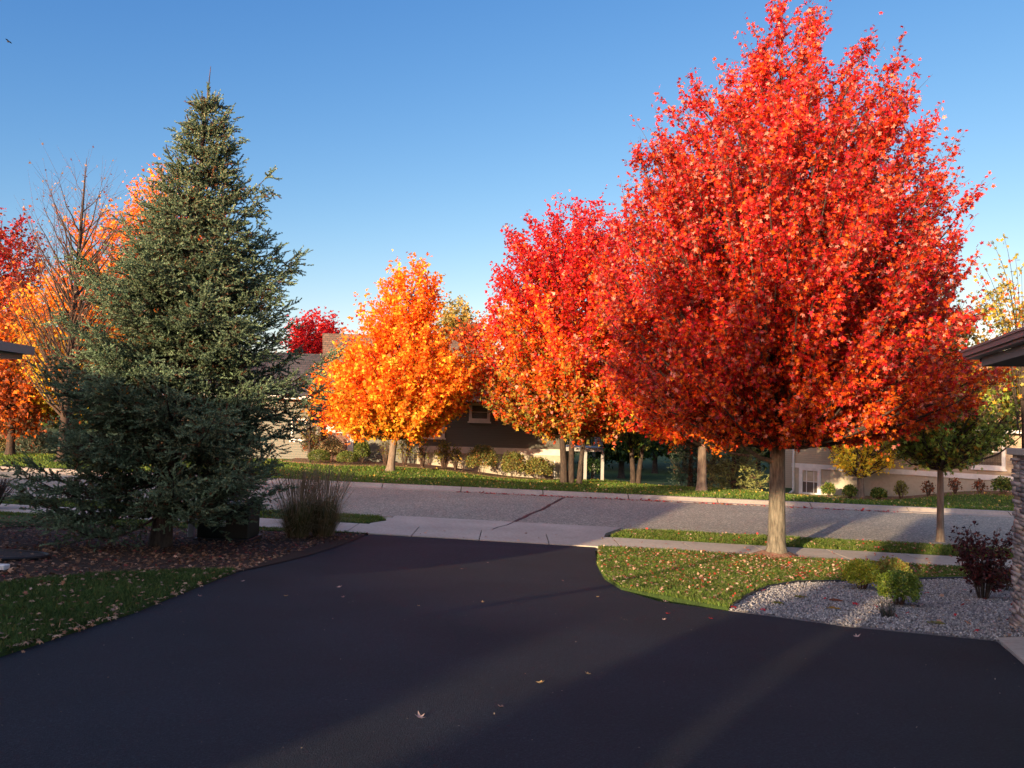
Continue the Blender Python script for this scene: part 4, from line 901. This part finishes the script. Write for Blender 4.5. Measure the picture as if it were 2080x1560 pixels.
maple('yellow_tree', 'bright yellow tree in front of the house with the tan roof', 'tree', b, zt_(b, 740, 1750), prof_from(b, rows, 1750, 1.15), mixcol([(1, [(5, YEL), (2, (.62, .55, .05)), (1, YOR)]), (5, [(5, YEL), (2, (.62, .55, .05)), (1, OLIVE)])]), 106, trunk_r=.2, fork=1.1, nb=190, ntw=9, nlv=9, leaf=.15, kind='star', lmat='leaf_far', bark='bark_warm', tw_len=.5, kside=0, lump=.35, inner=.3)
LG = (.28, .38, .06)
# young green tree on the near verge
GT = gp(1910, 1100); gt = (GT.x, GT.y, tz(GT.x, GT.y))
rows = [(600, 1960, 2010), (650, 1880, 2060), (700, 1820, 2085), (760, 1795, 2080), (820, 1790, 2065), (870, 1795, 2050), (910, 1820, 2010), (945, 1870, 1950)]
maple('young_maple', 'green and olive young maple on the verge at the right', 'tree', gt, zt_(gt, 560, 1930), prof_from(gt, rows, 1918, 1.08), mixcol([(1.4, [(3, LG), (1.2, GREEN), (1, OLIVE), (1, OCHRE)]), (3, [(4, LG), (2, OLIVE), (1, GREEN)]), (4.6, [(2, OLIVE), (2, OCHRE), (1, YOR)])], noise=.2), 107, trunk_r=.088, fork=1.75, nb=230, ntw=11, nlv=9, leaf=.105, bark='bark_warm', tw_len=.38, lump=.3, inner=.35, flare=1.3)
# bare shoots of that tree's neighbour rising behind the gutter
b = (at(2078, 1000, 17.5).x, 17.5, tz(at(2078, 1000, 17.5).x, 17.5))
root = empty('sparse_tree', b, 'thin tree with long bare shoots and few yellow leaves above the right gutter', 'tree'); rng = np.random.default_rng(71); T = Tubes(); Pn = []; Dn = []
hh = at(2050, 700, 17.5).z - b[2]; T.add([(0, 0, -.1), (.03, 0, hh * .5), (0, 0, hh)], [.07, .05, .03], 8)
for (px, py) in [(2040, 483), (2013, 490), (1998, 540), (2062, 520), (2075, 545), (1985, 560), (2050, 575), (2090, 600), (2030, 590), (1972, 600), (2068, 640), (2000, 640), (2030, 560), (2100, 560), (2080, 620), (2010, 600)]:
    Y = 17.5 + rng.uniform(-.5, .5); q = at(px, py, Y); tip = np.array([q.x - b[0], q.y - b[1], q.z - b[2]]); st = np.array([tip[0] * .1, 0, hh * rng.uniform(.55, .95)])
    mid = np.array([st[0] + (tip[0] - st[0]) * .25, tip[1] * .4, st[2] + (tip[2] - st[2]) * .75]); t = np.linspace(0, 1, 8)[:, None]; path = (1 - t) ** 2 * st + 2 * t * (1 - t) * mid + t * t * tip
    T.add(path, np.linspace(.014, .003, 8), 4)
    for k2 in range(42):
        f = 1 - rng.random() ** (1.4) * .75 if k2 > 5 else rng.uniform(.93, 1.02); f = min(f, 1); j = min(int(f * 7), 6); p0 = path[j] + (path[j + 1] - path[j]) * (f * 7 - j)
        if f > .8 and k2 > 9 and py < 560: continue
        Pn.append(p0 + rng.normal(0, .05 + .12 * (1 - f), 3)); Dn.append(rdir(rng, 1)[0])
T.build('trunk', M['bark_dark'], root); Pn = np.array(Pn); Dn = np.array(Dn); n = len(Pn)
link_mesh('crown', leaf_mesh('crown', rng, Pn, Dn, rdir(rng, n), rng.uniform(.07, .11, n), pick(rng, n, [(3, (.42, .36, .07)), (2, OLIVE), (2, YOR), (1, ORED)]), 'maple'), M['leaf'], root)

# left background
b = fb(125, 935, 38)
rows = [(330, 145, 160), (380, 60, 230), (450, 40, 245), (520, 30, 250), (600, 20, 260), (700, 30, 240), (780, 50, 210)]
maple('bare_tree', 'nearly leafless tree with fine upright twigs at the left', 'tree', b, zt_(b, 320, 150), prof_from(b, rows, 138, .95), mixcol([(0, [(2, RUST), (2, ORANGE), (1, TAN)]), (12, [(2, RUST), (3, TAN), (.5, DRED)])]), 108, trunk_r=.24, fork=2.0, nb=130, ntw=8, nlv=1, leaf=.12, kind='star', lmat='leaf_far', bark='bark_dark', tw_len=1.3, kside=1, rise=1.5, lean=.4, inner=.2, limb=1.1, jit=.25)
def bgmaple(label, px, Y, rows, col, seed, nb=200, leaf=.2, base_py=930, **kw):
    b = fb(px, base_py, Y); a = dict(trunk_r=.22, fork=2.2, nb=nb, ntw=9, nlv=9, leaf=leaf, kind='star', lmat='leaf_far', bark='bark_dark', tw_len=.75, kside=0); a.update(kw)
    return maple('maple_tree', label, 'tree', b, zt_(b, rows[0][0] + 10, px), prof_from(b, rows, px, a.pop('sh', .95)), col, seed, **a)
bgmaple('crimson maple cut off by the left edge of the picture', -25, 46, [(430, -40, 5), (470, -90, 30), (520, -110, 50), (600, -120, 60), (680, -120, 65), (760, -110, 65), (830, -90, 50)], mixcol([(2, [(3, RUST), (3, ORANGE), (1, OCHRE)]), (6, [(2, ORED), (2, RUST), (4, ORANGE)]), (9, [(3, (.36, .03, .02)), (2, ORED), (3, RUST)]), (12, [(3, (.38, .025, .022)), (1, (.28, .012, .022)), (1, RUST)])]), 110)
bgmaple('orange maple topped with red showing just left of the spruce tip', 330, 47, [(350, 300, 350), (390, 265, 400), (450, 250, 410), (540, 235, 420), (640, 190, 430), (740, 180, 430), (820, 200, 420)], mixcol([(2, [(3, YEL), (2, YOR)]), (6, [(3, YOR), (2, ORANGE), (1, YEL)]), (10, [(3, ORANGE), (4, YOR)]), (14, [(4, ORANGE), (2, YOR)])]), 111, nb=320, sh=1.2)
bgmaple('loose orange tree between the bare tree and the spruce', 205, 45, [(425, 190, 240), (470, 150, 250), (540, 140, 260), (620, 120, 270), (700, 110, 280), (780, 110, 280), (840, 130, 260)], mixcol([(2, [(3, YEL), (2, (.45, .42, .05)), (1, YOR)]), (6, [(3, YOR), (2, ORANGE), (1, OCHRE)]), (11, [(4, ORANGE), (3, YOR), (1, OCHRE)])]), 112, nb=220, lump=.3, sh=1.05)
bgmaple('yellow leaved tree low behind the bare tree trunk', 140, 42.5, [(540, 100, 180), (600, 60, 220), (700, 40, 250), (760, 40, 260), (830, 60, 240)], mixcol([(2, [(3, YEL), (3, (.42, .42, .05)), (1, YOR)]), (7, [(3, YEL), (3, YOR), (.6, OLIVE)]), (9, [(3, YOR), (2, ORANGE)])]), 113, nb=200, sh=1.05)
bgmaple('russet maple low at the far left behind the gutter', 20, 41, [(620, 0, 50), (680, -40, 80), (740, -60, 95), (800, -60, 100), (850, -40, 80), (880, -20, 60)], mixcol([(1, [(4, RUST), (2, BROWN), (1, ORANGE)]), (6, [(3, RUST), (2, ORANGE), (1, BROWN)])]), 114, nb=150)
bgmaple('small round crimson maple beyond the garage roof', 632, 68, [(640, 620, 650), (660, 590, 680), (690, 578, 688), (720, 575, 690), (760, 590, 680), (800, 610, 660)], mixcol([(1, [(3, CRIM), (3, RED)]), (12, [(3, CRIM), (3, RED)])]), 115, nb=150, leaf=.26, base_py=880, inner=.2)
bgmaple('pale olive tree rising behind the house roof', 920, 75, [(612, 900, 925), (640, 888, 950), (680, 885, 960), (720, 880, 965), (780, 890, 950)], mixcol([(1, [(3, (.30, .27, .11)), (2, OLIVE), (1, OCHRE)]), (16, [(3, (.34, .30, .12)), (2, OCHRE)])]), 116, nb=130, leaf=.3, base_py=880)
bgmaple('rusty tree filling the gap between the orange maple and the red one', 950, 58, [(660, 930, 990), (700, 915, 1000), (760, 910, 1010), (820, 920, 1000)], mixcol([(1, [(3, RUST), (2, OCHRE)]), (12, [(3, RUST), (2, ORED)])]), 117, nb=110, leaf=.24, base_py=890)

# conifers across the road
def con(label, px, py, Y, top_py, w0, colr, seed, group=None, name='evergreen_tree', **kw):
    b = fb(px, py, Y); H = at(px, top_py, Y).z - b[2]; R = w0 * Y / F
    a = dict(n_br=80, shoot=.26, nneed=10, need=.09, nw=.02, step=.2, trunk_r=.14, leader=.3, tipc=1.4, dead=.05, zmin=.15); a.update(kw)
    return conifer(name, label, 'tree', b, H, [(0, R * .9, R * .9), (H * .15, R, R), (H * .6, R * .6, R * .6), (H, .05, .05)], seed, colr=colr, **a)
con('sunlit golden green spruce between the two maple trunks', 1490, 1002, 38.5, 800, 66, (.16, .17, .05), 301, n_br=120, dead=.12)
con('dark narrow spruce beside the sunlit one', 1402, 1000, 40, 790, 48, (.02, .035, .02), 302, group=None)
con('golden green conifer at the left edge across the road', 18, 925, 46, 830, 62, (.16, .15, .05), 303, dead=.1)
con('low blue green conifer at the left edge beside the russet maple', 70, 922, 44, 868, 55, (.07, .10, .07), 304, n_br=60)
wood = [(1262, 62, 790, 70), (1330, 72, 770, 80), (1300, 85, 740, 110), (1390, 80, 760, 90), (1210, 80, 770, 80), (1450, 90, 740, 110), (1540, 75, 780, 90), (1150, 90, 770, 90), (1590, 62, 800, 60)]
names_w = ['dark tree on the shaded lawn right of the deck', 'dark tree with a straight bare trunk on the shaded lawn', 'tallest dark tree deep behind the shaded lawn', 'dark bushy tree behind the narrow spruce', 'dark tree seen over the deck railing', 'broad dark tree beyond the golden green spruce', 'dark tree behind the golden green spruce', 'dark tree hidden mostly by the three trunk maple', 'dark tree next to the wall of the tan roofed house']
for i, ((px, Y, tp, w0), lab) in enumerate(zip(wood, names_w)):
    b = fb(px, 960, Y); ht = at(px, tp, Y).z - b[2]; R = w0 * Y / F
    maple('dark_tree', lab, 'tree', b, ht * .95, [(ht * .22, R * .5, R * .5), (ht * .35, R, R), (ht * .7, R * .85, R * .85), (ht, .2, .2)], mixcol([(0, [(3, DGREEN), (2, GREEN), (.6, OLIVE)]), (ht, [(3, DGREEN), (2, GREEN), (1, OLIVE)])]), 400 + i,
          trunk_r=.26, fork=ht * .2, nb=90, ntw=9, nlv=8, leaf=.34, kind='star', lmat='leaf_far', bark='bark_dark', tw_len=1.0, kside=0, group='dark trees beyond the shaded lawn')
b = fb(1290, 988, 41)
maple('small_tree', 'small forked tree with a few yellow green leaves near the deck', 'tree', b, 4.0, [(1.9, .5, .5), (2.6, 1.1, 1.1), (3.8, .6, .6)], mixcol([(0, [(2, OLIVE), (2, (.4, .4, .05)), (1, GREEN)]), (4, [(2, OLIVE), (1, GREEN)])]), 420, trunk_r=.13, fork=1.9, nb=40, ntw=8, nlv=7, leaf=.17, kind='star', lmat='leaf_far', bark='bark_dark', tw_len=.5, kside=0, stems=[(-.4, 0, 3.2, .16), (.6, .1, 3.2, .15)])
# long distant tree line closing the horizon
rng = np.random.default_rng(90); n = 26000; a = rng.uniform(-1.05, 1.05, n); r = rng.uniform(150, 175, n); hmax = 9 + 3 * np.sin(a * 23) + 2 * np.sin(a * 57 + 1) + 1.5 * np.sin(a * 131)
P = np.stack([np.sin(a) * r, np.cos(a) * r, -3 + rng.random(n) ** .8 * hmax], 1)
c = pick(rng, n, [(3, DGREEN), (3, GREEN), (1, OLIVE), (1, RUST), (.6, OCHRE)]) * np.exp(rng.normal(0, .2, (n, 1)))
mark(link_mesh('distant_woods', leaf_mesh('distant_woods', rng, P, rdir(rng, n), rdir(rng, n), rng.uniform(.9, 1.8, n), c, 'star'), M['leaf_far']), 'distant wooded horizon beyond the houses', 'woods', None, 'stuff')

# ------------------------------------------------------------------ shrubs by the left house
def fsh(px, py, Y, w, h, lab, pal, seed, name='shrub', n=1600, leaf=.09, **kw):
    b = fb(px, py, Y); return shrub(name, lab, 'shrub', b, w / 2 * Y / F, h * Y / F, n, leaf, pal, seed, mat='leaf_far', **kw)
BOX = [(4, (.13, .18, .04)), (2, (.20, .23, .05)), (1, (.08, .11, .03))]
MIX = [(3, (.22, .24, .06)), (2, (.32, .27, .08)), (2, (.13, .17, .04)), (1, (.36, .16, .05))]
fsh(648, 932, 40.5, 44, 26, 'low clipped boxwood ball left of its twin by the front bed', BOX, 501, 'boxwood', 2600, .06, hollow=.8, open_=.1, group='clipped boxwood by the house entrance')
fsh(705, 934, 40.5, 42, 26, 'low clipped boxwood ball right of its twin, before the white column', BOX, 502, 'boxwood', 2600, .06, hollow=.8, open_=.1, group='clipped boxwood by the house entrance')
fsh(672, 922, 42, 52, 44, 'pale brownish rounded shrub behind the boxwood balls', [(3, (.30, .22, .12)), (2, (.20, .17, .08)), (1, (.14, .15, .06))], 503, 'rounded_shrub', 2200)
fsh(735, 922, 42.4, 30, 42, 'upright dark green shrub right of the white column', BOX, 504, 'rounded_shrub', 1800)
fsh(630, 915, 42.2, 34, 60, 'loose leafy shrub at the left of the house entrance', [(3, (.13, .13, .05)), (1, RUST)], 505, 'rounded_shrub', 1300, .1, hollow=.2)
for i, (px, py, w, h, nl, lab) in enumerate([(783, 937, 30, 58, 120, 'bare twiggy shrub just left of the orange maple trunk'), (822, 938, 40, 60, 380, 'twiggy leafed shrub just right of the orange maple trunk'), (858, 944, 34, 52, 160, 'bare fan shaped shrub under the low sill of the house'), (900, 952, 38, 54, 420, 'half bare shrub with green leaves on its right side'), (925, 962, 26, 50, 200, 'thin reddish twig shrub left of the dense brown shrub')]):
    fsh(px, py, 41.4, w, h, lab, [(2, (.25, .26, .05)), (2, OLIVE), (1, OCHRE)], 510 + i, 'twiggy_shrub', nl, .1, stems=36, hollow=.3, stem_r=.008, bark='twig', group='half bare shrubs along the house wall')
fsh(978, 968, 41, 62, 56, 'dense brown green shrub with the widest crown along the foundation', MIX, 520, 'foundation_shrub', 3200, .085, group='dense shrubs along the foundation wall')
fsh(1042, 973, 41, 48, 50, 'dense reddish brown shrub in the middle of the foundation row', MIX, 521, 'foundation_shrub', 2600, .085, group='dense shrubs along the foundation wall')
fsh(1094, 976, 41, 60, 42, 'dense low shrub in front of the basement window', MIX, 522, 'foundation_shrub', 2800, .085, group='dense shrubs along the foundation wall')
fsh(1200, 985, 46, 50, 38, 'dark leafy shrub under the deck', [(3, DGREEN), (2, GREEN)], 523, 'foundation_shrub', 1500, .12)
b = fb(628, 930, 40.5)
maple('small_tree', 'thin twiggy small tree in front of the garage wall left of the orange maple', 'tree', b, 3.4, [(1.1, .3, .3), (2.0, .8, .8), (3.4, .5, .5)], mixcol([(0, [(2, OLIVE), (1, RUST)]), (4, [(2, OLIVE), (2, OCHRE), (1, RUST)])]), 430, trunk_r=.07, fork=.9, nb=45, ntw=7, nlv=4, leaf=.11, kind='oval', lmat='leaf_far', bark='bark_dark', tw_len=.4, kside=1)
# mulch strip along the house
mp = [at(620, 925, 43).x]; strip_m = [(-11.5, 42.3), (-11.5, 40.6), (-8.5, 39.9), (-5.6, 40.6), (-3, 40.3), (-1.2, 40.1), (2.3, 40.9), (2.5, 43.1), (-6, 43.3), (-11.5, 43.5)]
sheet('house_bed', strip_m, .05, M['red_mulch'], 1.5, skirt=.1)
# shrubs by the right house
for i, (px, py, Y, w, h, lab, pal) in enumerate([(1683, 1007, 43.5, 24, 26, 'small green shrub right of the lower white window', 0), (1726, 1004, 42.5, 26, 26, 'small dark shrub left of the yellow tree trunk', 0), (1785, 1003, 41.5, 30, 22, 'small green shrub right of the yellow tree trunk', 0), (1830, 999, 40.8, 24, 36, 'twiggy shrub with pale leaves against the sunlit wall', 1), (1885, 998, 40.2, 24, 30, 'bare brown shrub behind the young green tree', 2), (1940, 994, 39.5, 26, 30, 'bare reddish shrub left of the upper white window', 2), (1990, 993, 38.8, 24, 28, 'bare thin shrub under the upper white window', 2), (2037, 992, 38, 40, 34, 'leafy green shrub next to the stone column', 0)]):
    PL = [[(3, GREEN), (2, OLIVE), (1, (.2, .26, .05))], [(3, OLIVE), (2, (.3, .26, .1))], [(2, RUST), (2, BROWN)]][pal]
    fsh(px, py, Y, w, h, lab, PL, 540 + i, 'foundation_shrub' if pal < 2 else 'bare_shrub', [1100, 420, 160][pal], .1, stems=22, hollow=.3, stem_r=.01, group='shrubs along the taupe wall')
strip_r2 = [(15.6, 44.8), (20, 40.6), (24, 37.5), (30, 32), (31, 33.5), (24.6, 40.2), (16.6, 48.5)]
sheet('house_bed', strip_r2, .05, M['red_mulch'], 1.5, skirt=.1)

# ------------------------------------------------------------------ left side small things
# ornamental grasses
def ograss(label, px, py, h, rad, seed, n=1500):
    b = gb(px, py); rng = np.random.default_rng(seed); root = empty('ornamental_grass', b, label, 'ornamental grass', 'ornamental grasses by the sidewalk')
    a = rng.uniform(0, 6.28, n); r = rng.uniform(0, rad * .4, n); B = np.stack([np.cos(a) * r, np.sin(a) * r, np.zeros(n)], 1)
    hh = h * .62 * rng.uniform(.35, 1.2, n); sp = rng.uniform(.05, 1.0, n) * rad * 2.0
    Mi = B + np.stack([np.cos(a) * sp * .35, np.sin(a) * sp * .35, hh * .75], 1); Tp = B + np.stack([np.cos(a) * sp, np.sin(a) * sp, hh * rng.uniform(.6, 1.0, n)], 1)
    w = np.stack([-np.sin(a), np.cos(a), np.zeros(n)], 1) * .004
    co = np.stack([B - w, B + w, Mi + w, Mi - w, Tp], 1).reshape(-1, 3); i = np.arange(n)[:, None] * 5
    c = pick(rng, n, [(2, (.13, .15, .05)), (2, (.32, .25, .12)), (2, (.44, .33, .19))])
    link_mesh('blades', np_mesh('blades', co, [i + np.array([[0, 1, 2, 3]]), i + np.array([[3, 2, 4]])], np.repeat(c, 5, 0)), M['grass'], root)
    m2 = 190; a = rng.uniform(0, 6.28, m2); r = rng.uniform(0, rad * .5, m2); sp = rng.uniform(0, 1.1, m2) * rad; hh = h * rng.uniform(.7, 1.1, m2)
    T = Tubes()
    for q in range(m2):
        p0 = (math.cos(a[q]) * r[q], math.sin(a[q]) * r[q], 0); p2 = (math.cos(a[q]) * (r[q] + sp[q]), math.sin(a[q]) * (r[q] + sp[q]), hh[q]); p1 = ((p0[0] * .6 + p2[0] * .4), (p0[1] * .6 + p2[1] * .4), hh[q] * .6)
        p15 = ((p1[0] + p2[0]) / 2, (p1[1] + p2[1]) / 2, hh[q] * .8)
        T.add([p0, p1, p15, p2], [.002, .0018, .0055, .0015], 3)
    T.build('plumes', noisy('dry_plume', [(.3, (.22, .15, .09)), (.7, (.38, .27, .17))], 20, 3, .9), root)
ograss('tall ornamental grass clump nearest the driveway apron', 655, 1090, 1.5, .50, 601)
ograss('tall ornamental grass clump half behind the spruce skirt', 604, 1092, 1.45, .52, 602)
# utility box and post
ub = gp(452, 1100); bx = empty('utility_box', (ub.x, ub.y, tz(ub.x, ub.y)), 'dark green metal utility box under the right side of the spruce', 'utility box')
MB().box(-.52, .50, 0, .7, .06, .66).build('cabinet', M['box_green'], bx, .012)
MB().box(-.54, .52, -.03, .72, .66, .74).build('lid', M['box_green'], bx, .012)
MB().box(-.57, .55, -.05, .75, -.05, .058).build('base', M['black_plastic'], bx, .01)
MB().box(-.05, .05, -.045, -.005, .3, .42).build('latch', M['grey_plastic'], bx)
up = gp(388, 1092); pp = empty('utility_post', (up.x, up.y, tz(up.x, up.y)), 'short pale grey utility pedestal beside the dark green box', 'utility post')
MB().box(-.055, .055, -.055, .055, -.05, .40).build('housing', M['grey_plastic'], pp, .008); MB().box(-.065, .065, -.065, .065, .40, .46).build('cap', M['grey_plastic'], pp, .01)
# round bed with edging at the left edge
rc = gp(0, 1135); cxr, cyr = gp(5, 1135).x - .35, gp(5, 1135).y
rad = gp(117, 1135).x - cxr; ring = [(cxr + rad * math.cos(a), cyr + rad * .8 * math.sin(a)) for a in np.linspace(0, 6.2832, 49)[:-1]]
sheet('round_bed', ring, .05, noisy('dark_gravel_mulch', [(.3, (.02, .018, .02)), (.7, (.075, .065, .065))], 40, 9, .95, .02, 50), .7, skirt=.06)
T = Tubes(); P3r = [(p[0], p[1], tz(*p) + .05) for p in ring + ring[:2]]; T.add(P3r, [.025] * len(P3r), 6); mark(T.build('round_edging', M['black_plastic']), 'black plastic edging ring around the dark bed at the left edge', 'edging')
q0 = gp(14, 1166); dsx = empty('downspout_extension', (q0.x, q0.y, tz(q0.x, q0.y)), 'white downspout end lying at the far left lower edge', 'downspout')
MB().box(-1.5, .0, -.06, .06, .05, .11).build('pipe', M['white_trim'], dsx, .01)
# shrub at the left edge
shrub('barberry_shrub', 'dark bare twiggy shrub at the left edge', 'shrub', gb(-15, 1035), .55, .85, 500, .03, BURG, 610, stems=110, hollow=.5, bark='bark_dark', stem_r=.007)

# ------------------------------------------------------------------ leaf litter
rng = np.random.default_rng(700)
pd_ = np.stack([bm_b[0] + rng.normal(0, 1.9, 2600), bm_b[1] - 1.2 + rng.normal(0, 1.8, 2600)], 1); pd_ = pd_[in_poly(pd_[:, 0], pd_[:, 1], lawn_r)][:1300]
litter('tree_litter', pd_, .046, [(3, (.42, .24, .16)), (2, (.36, .03, .02)), (1.5, (.26, .06, .04)), (1.5, (.50, .34, .22)), (1, (.50, .14, .03))], 711, 'thicker drift of red and tan leaves round the foot of the big maple', .06)
litter('bed_litter', scatter(rng, bed, 7500, lambda x, y: vis(x, y)), .06, [(3, (.11, .055, .03)), (3, (.19, .10, .055)), (1, (.28, .17, .11)), (.5, (.20, .04, .03))], 701, 'brown fallen leaves covering the bed under the spruce', .02)
litter('lawn_litter', scatter(rng, lawn_l, 760, lambda x, y: vis(x, y) & (x > -11)), .045, [(3, (.26, .17, .10)), (2, (.18, .09, .05)), (1, (.30, .20, .15))], 702, 'fallen leaves scattered over the shaded left lawn', .06)
de = np.array(drive_left[:7]); seg = rng.integers(0, 6, 230); t = rng.random((230, 1)); pe = de[seg] * (1 - t) + de[seg + 1] * t + rng.normal(0, .035, (230, 2))
litter('edge_litter', pe, .045, [(3, (.34, .22, .13)), (2, (.25, .13, .07)), (1, (.40, .28, .18))], 703, 'dry leaves gathered along the left edge of the driveway', .03)
nearm = lambda x, y: vis(x, y) & (x < 12)
litter('lawn_litter', scatter(rng, lawn_r, 1300, nearm), .046, [(4, (.42, .24, .16)), (1.3, (.36, .03, .02)), (2, (.24, .06, .04)), (2, (.50, .36, .24))], 704, 'pink and red fallen maple leaves on the lawn round the big maple', .07)
litter('verge_litter', scatter(rng, strip_r, 380, lambda x, y: vis(x, y) & (x < 14)), .06, [(3, (.42, .24, .16)), (2, (.40, .04, .03)), (1, (.50, .36, .24))], 705, 'fallen leaves on the grass strip by the road', .08)
litter('gravel_litter', scatter(rng, gravel_poly, 38, lambda x, y: x < .65 * y), .085, [(3, (.42, .02, .03)), (1, (.30, .03, .03)), (1, (.42, .24, .16))], 706, 'red maple leaves lying on the gravel bed', .035)
xs_ = rng.uniform(-2, 13, 380); us_ = U_FAR - .5 + np.abs(rng.normal(0, .08, 380)) * -1
litter('gutter_litter', np.stack([xs_, us_ - .2 * xs_], 1), .09, [(3, (.32, .03, .03)), (1, (.40, .16, .08))], 707, 'red leaves gathered along the far kerb', .015)
litter('far_litter', scatter(rng, far_lawn, 2300, lambda x, y: (x > -14) & (x < 26)), .085, [(2, (.55, .33, .06)), (3, (.36, .27, .15)), (1, (.45, .18, .05))], 708, 'yellow fallen leaves on the lawn across the road', .06)
litter('walk_litter', scatter(rng, [su(-2, U_SW0), su(12, U_SW0), su(12, U_SW1), su(-2, U_SW1)], 45), .08, [(3, (.40, .12, .09)), (2, (.42, .25, .16))], 709, 'red leaves lying on the sidewalk', .03)

# single leaves on the driveway
protos = {}
def fallen(px, py, size, c, rot, label, curl=1.0):
    p = gp(px, py); key = c
    if key not in protos:
        rg = np.random.default_rng(len(protos) + 800)
        V = MAPLE_V.copy(); V = np.concatenate([V * [1, 1, -curl * 2.2] + [0, -.5, .05], [[.02, -.8, .02], [-.02, -.8, .02]]]); V[:, 2] -= V[:, 2].min()
        fcs = np.concatenate([MAPLE_F, [[0, 11, 10]]]); me = np_mesh('fallen_leaf', V, [fcs], np.array([c]) * rg.uniform(.85, 1.1, (12, 1))); me.materials.append(M['litter']); protos[key] = me
    o = bpy.data.objects.new('fallen_leaf', protos[key]); COL.objects.link(o); o.location = (p.x, p.y, tz(p.x, p.y) + .003); o.scale = (size * .75,) * 3; o.rotation_euler = (.1, .12, rot)
    mark(o, label, 'fallen leaf', 'fallen leaves lying on the driveway')
PALE = (.50, .34, .28); DK = (.26, .15, .12); RD = (.42, .03, .03); YW = (.55, .36, .14)
fallen(852, 1456, .085, PALE, .5, 'pale pinkish leaf lying lowest on the driveway')
fallen(1016, 1436, .06, DK, 2.1, 'small dark curled leaf right of the lowest pale one')
fallen(1098, 1388, .075, YW, 3.5, 'tan leaf alone near the middle of the driveway foreground')
fallen(1193, 1369, .055, YW, 1.2, 'small tan leaf up and right of the foreground tan leaf')
fallen(1742, 1293, .09, PALE, 5.0, 'grey curled leaf on the driveway in front of the gravel bed')
fallen(1350, 1222, .09, PALE, .9, 'pinkish leaf touching the driveway edge beside the lawn curve')
fallen(1356, 1247, .075, RD, 2.4, 'reddish leaf just below the pinkish one at the lawn curve')
fallen(1350, 1259, .06, PALE, 4.4, 'small pale leaf lowest of the three by the lawn curve')
fallen(1443, 1257, .075, RD, 1.8, 'red leaf on the driveway left of the gravel tip')
fallen(1214, 1213, .075, YW, 3.0, 'yellowish leaf on the driveway below the lawn corner')
fallen(1187, 1107, .12, PALE, .2, 'pink leaf where the driveway meets the sidewalk')
fallen(1143, 1180, .06, DK, .7, 'dim leaf on the driveway between the sidewalk and lawn curve')
fallen(938, 1156, .07, DK, 2.7, 'dark leaf on the upper middle of the driveway')
fallen(990, 1143, .06, PALE, 1.7, 'tiny pale leaf close to the sidewalk above the dark one')
fallen(980, 1223, .06, YW, .1, 'tan speck of leaf at the driveway centre')
fallen(690, 1193, .09, PALE, 4.1, 'pale curled leaf on the left half of the driveway')
fallen(698, 1213, .06, DK, 5.1, 'dark leaf right under the pale curled one on the left half')
fallen(580, 1211, .075, YW, 2.9, 'flat tan leaf left of the driveway middle')
fallen(494, 1181, .075, PALE, 3.9, 'pale leaf near the driveway left edge under the spruce')
fallen(405, 1211, .075, DK, 1.1, 'brown leaf a little inside the left driveway edge')
fallen(272, 1245, .09, PALE, 2.2, 'pale leaf on the left driveway edge by the dark lawn')
fallen(850, 1231, .05, YW, 2.2, 'tiny tan leaf left of the driveway centre')

# tiny bird high at the left
bp = at(18, 85, 60); bd = empty('bird', bp, 'tiny dark bird high in the sky at the upper left', 'bird')
T = Tubes(); T.add([(-.16, 0, 0), (-.08, 0, .01), (.05, 0, .01), (.14, 0, 0)], [.01, .05, .045, .012], 6); T.build('body', M['bird'], bd)
MB().slab([(-.05, 0, .02), (.06, 0, .02), (.02, .25, .10), (-.03, .42, .05)], .01).build('wing', M['bird'], bd); MB().slab([(-.05, 0, .02), (.06, 0, .02), (.02, -.25, .10), (-.03, -.42, .05)], .01).build('wing', M['bird'], bd)

litter('drive_grit', scatter(rng, drive_poly, 520, lambda x, y: vis(x, y)), .010, [(3, (.22, .17, .13)), (2, (.16, .10, .07)), (1, (.32, .27, .22))], 710, 'tiny leaf crumbs and grit strewn over the driveway', .008, kind='oval')
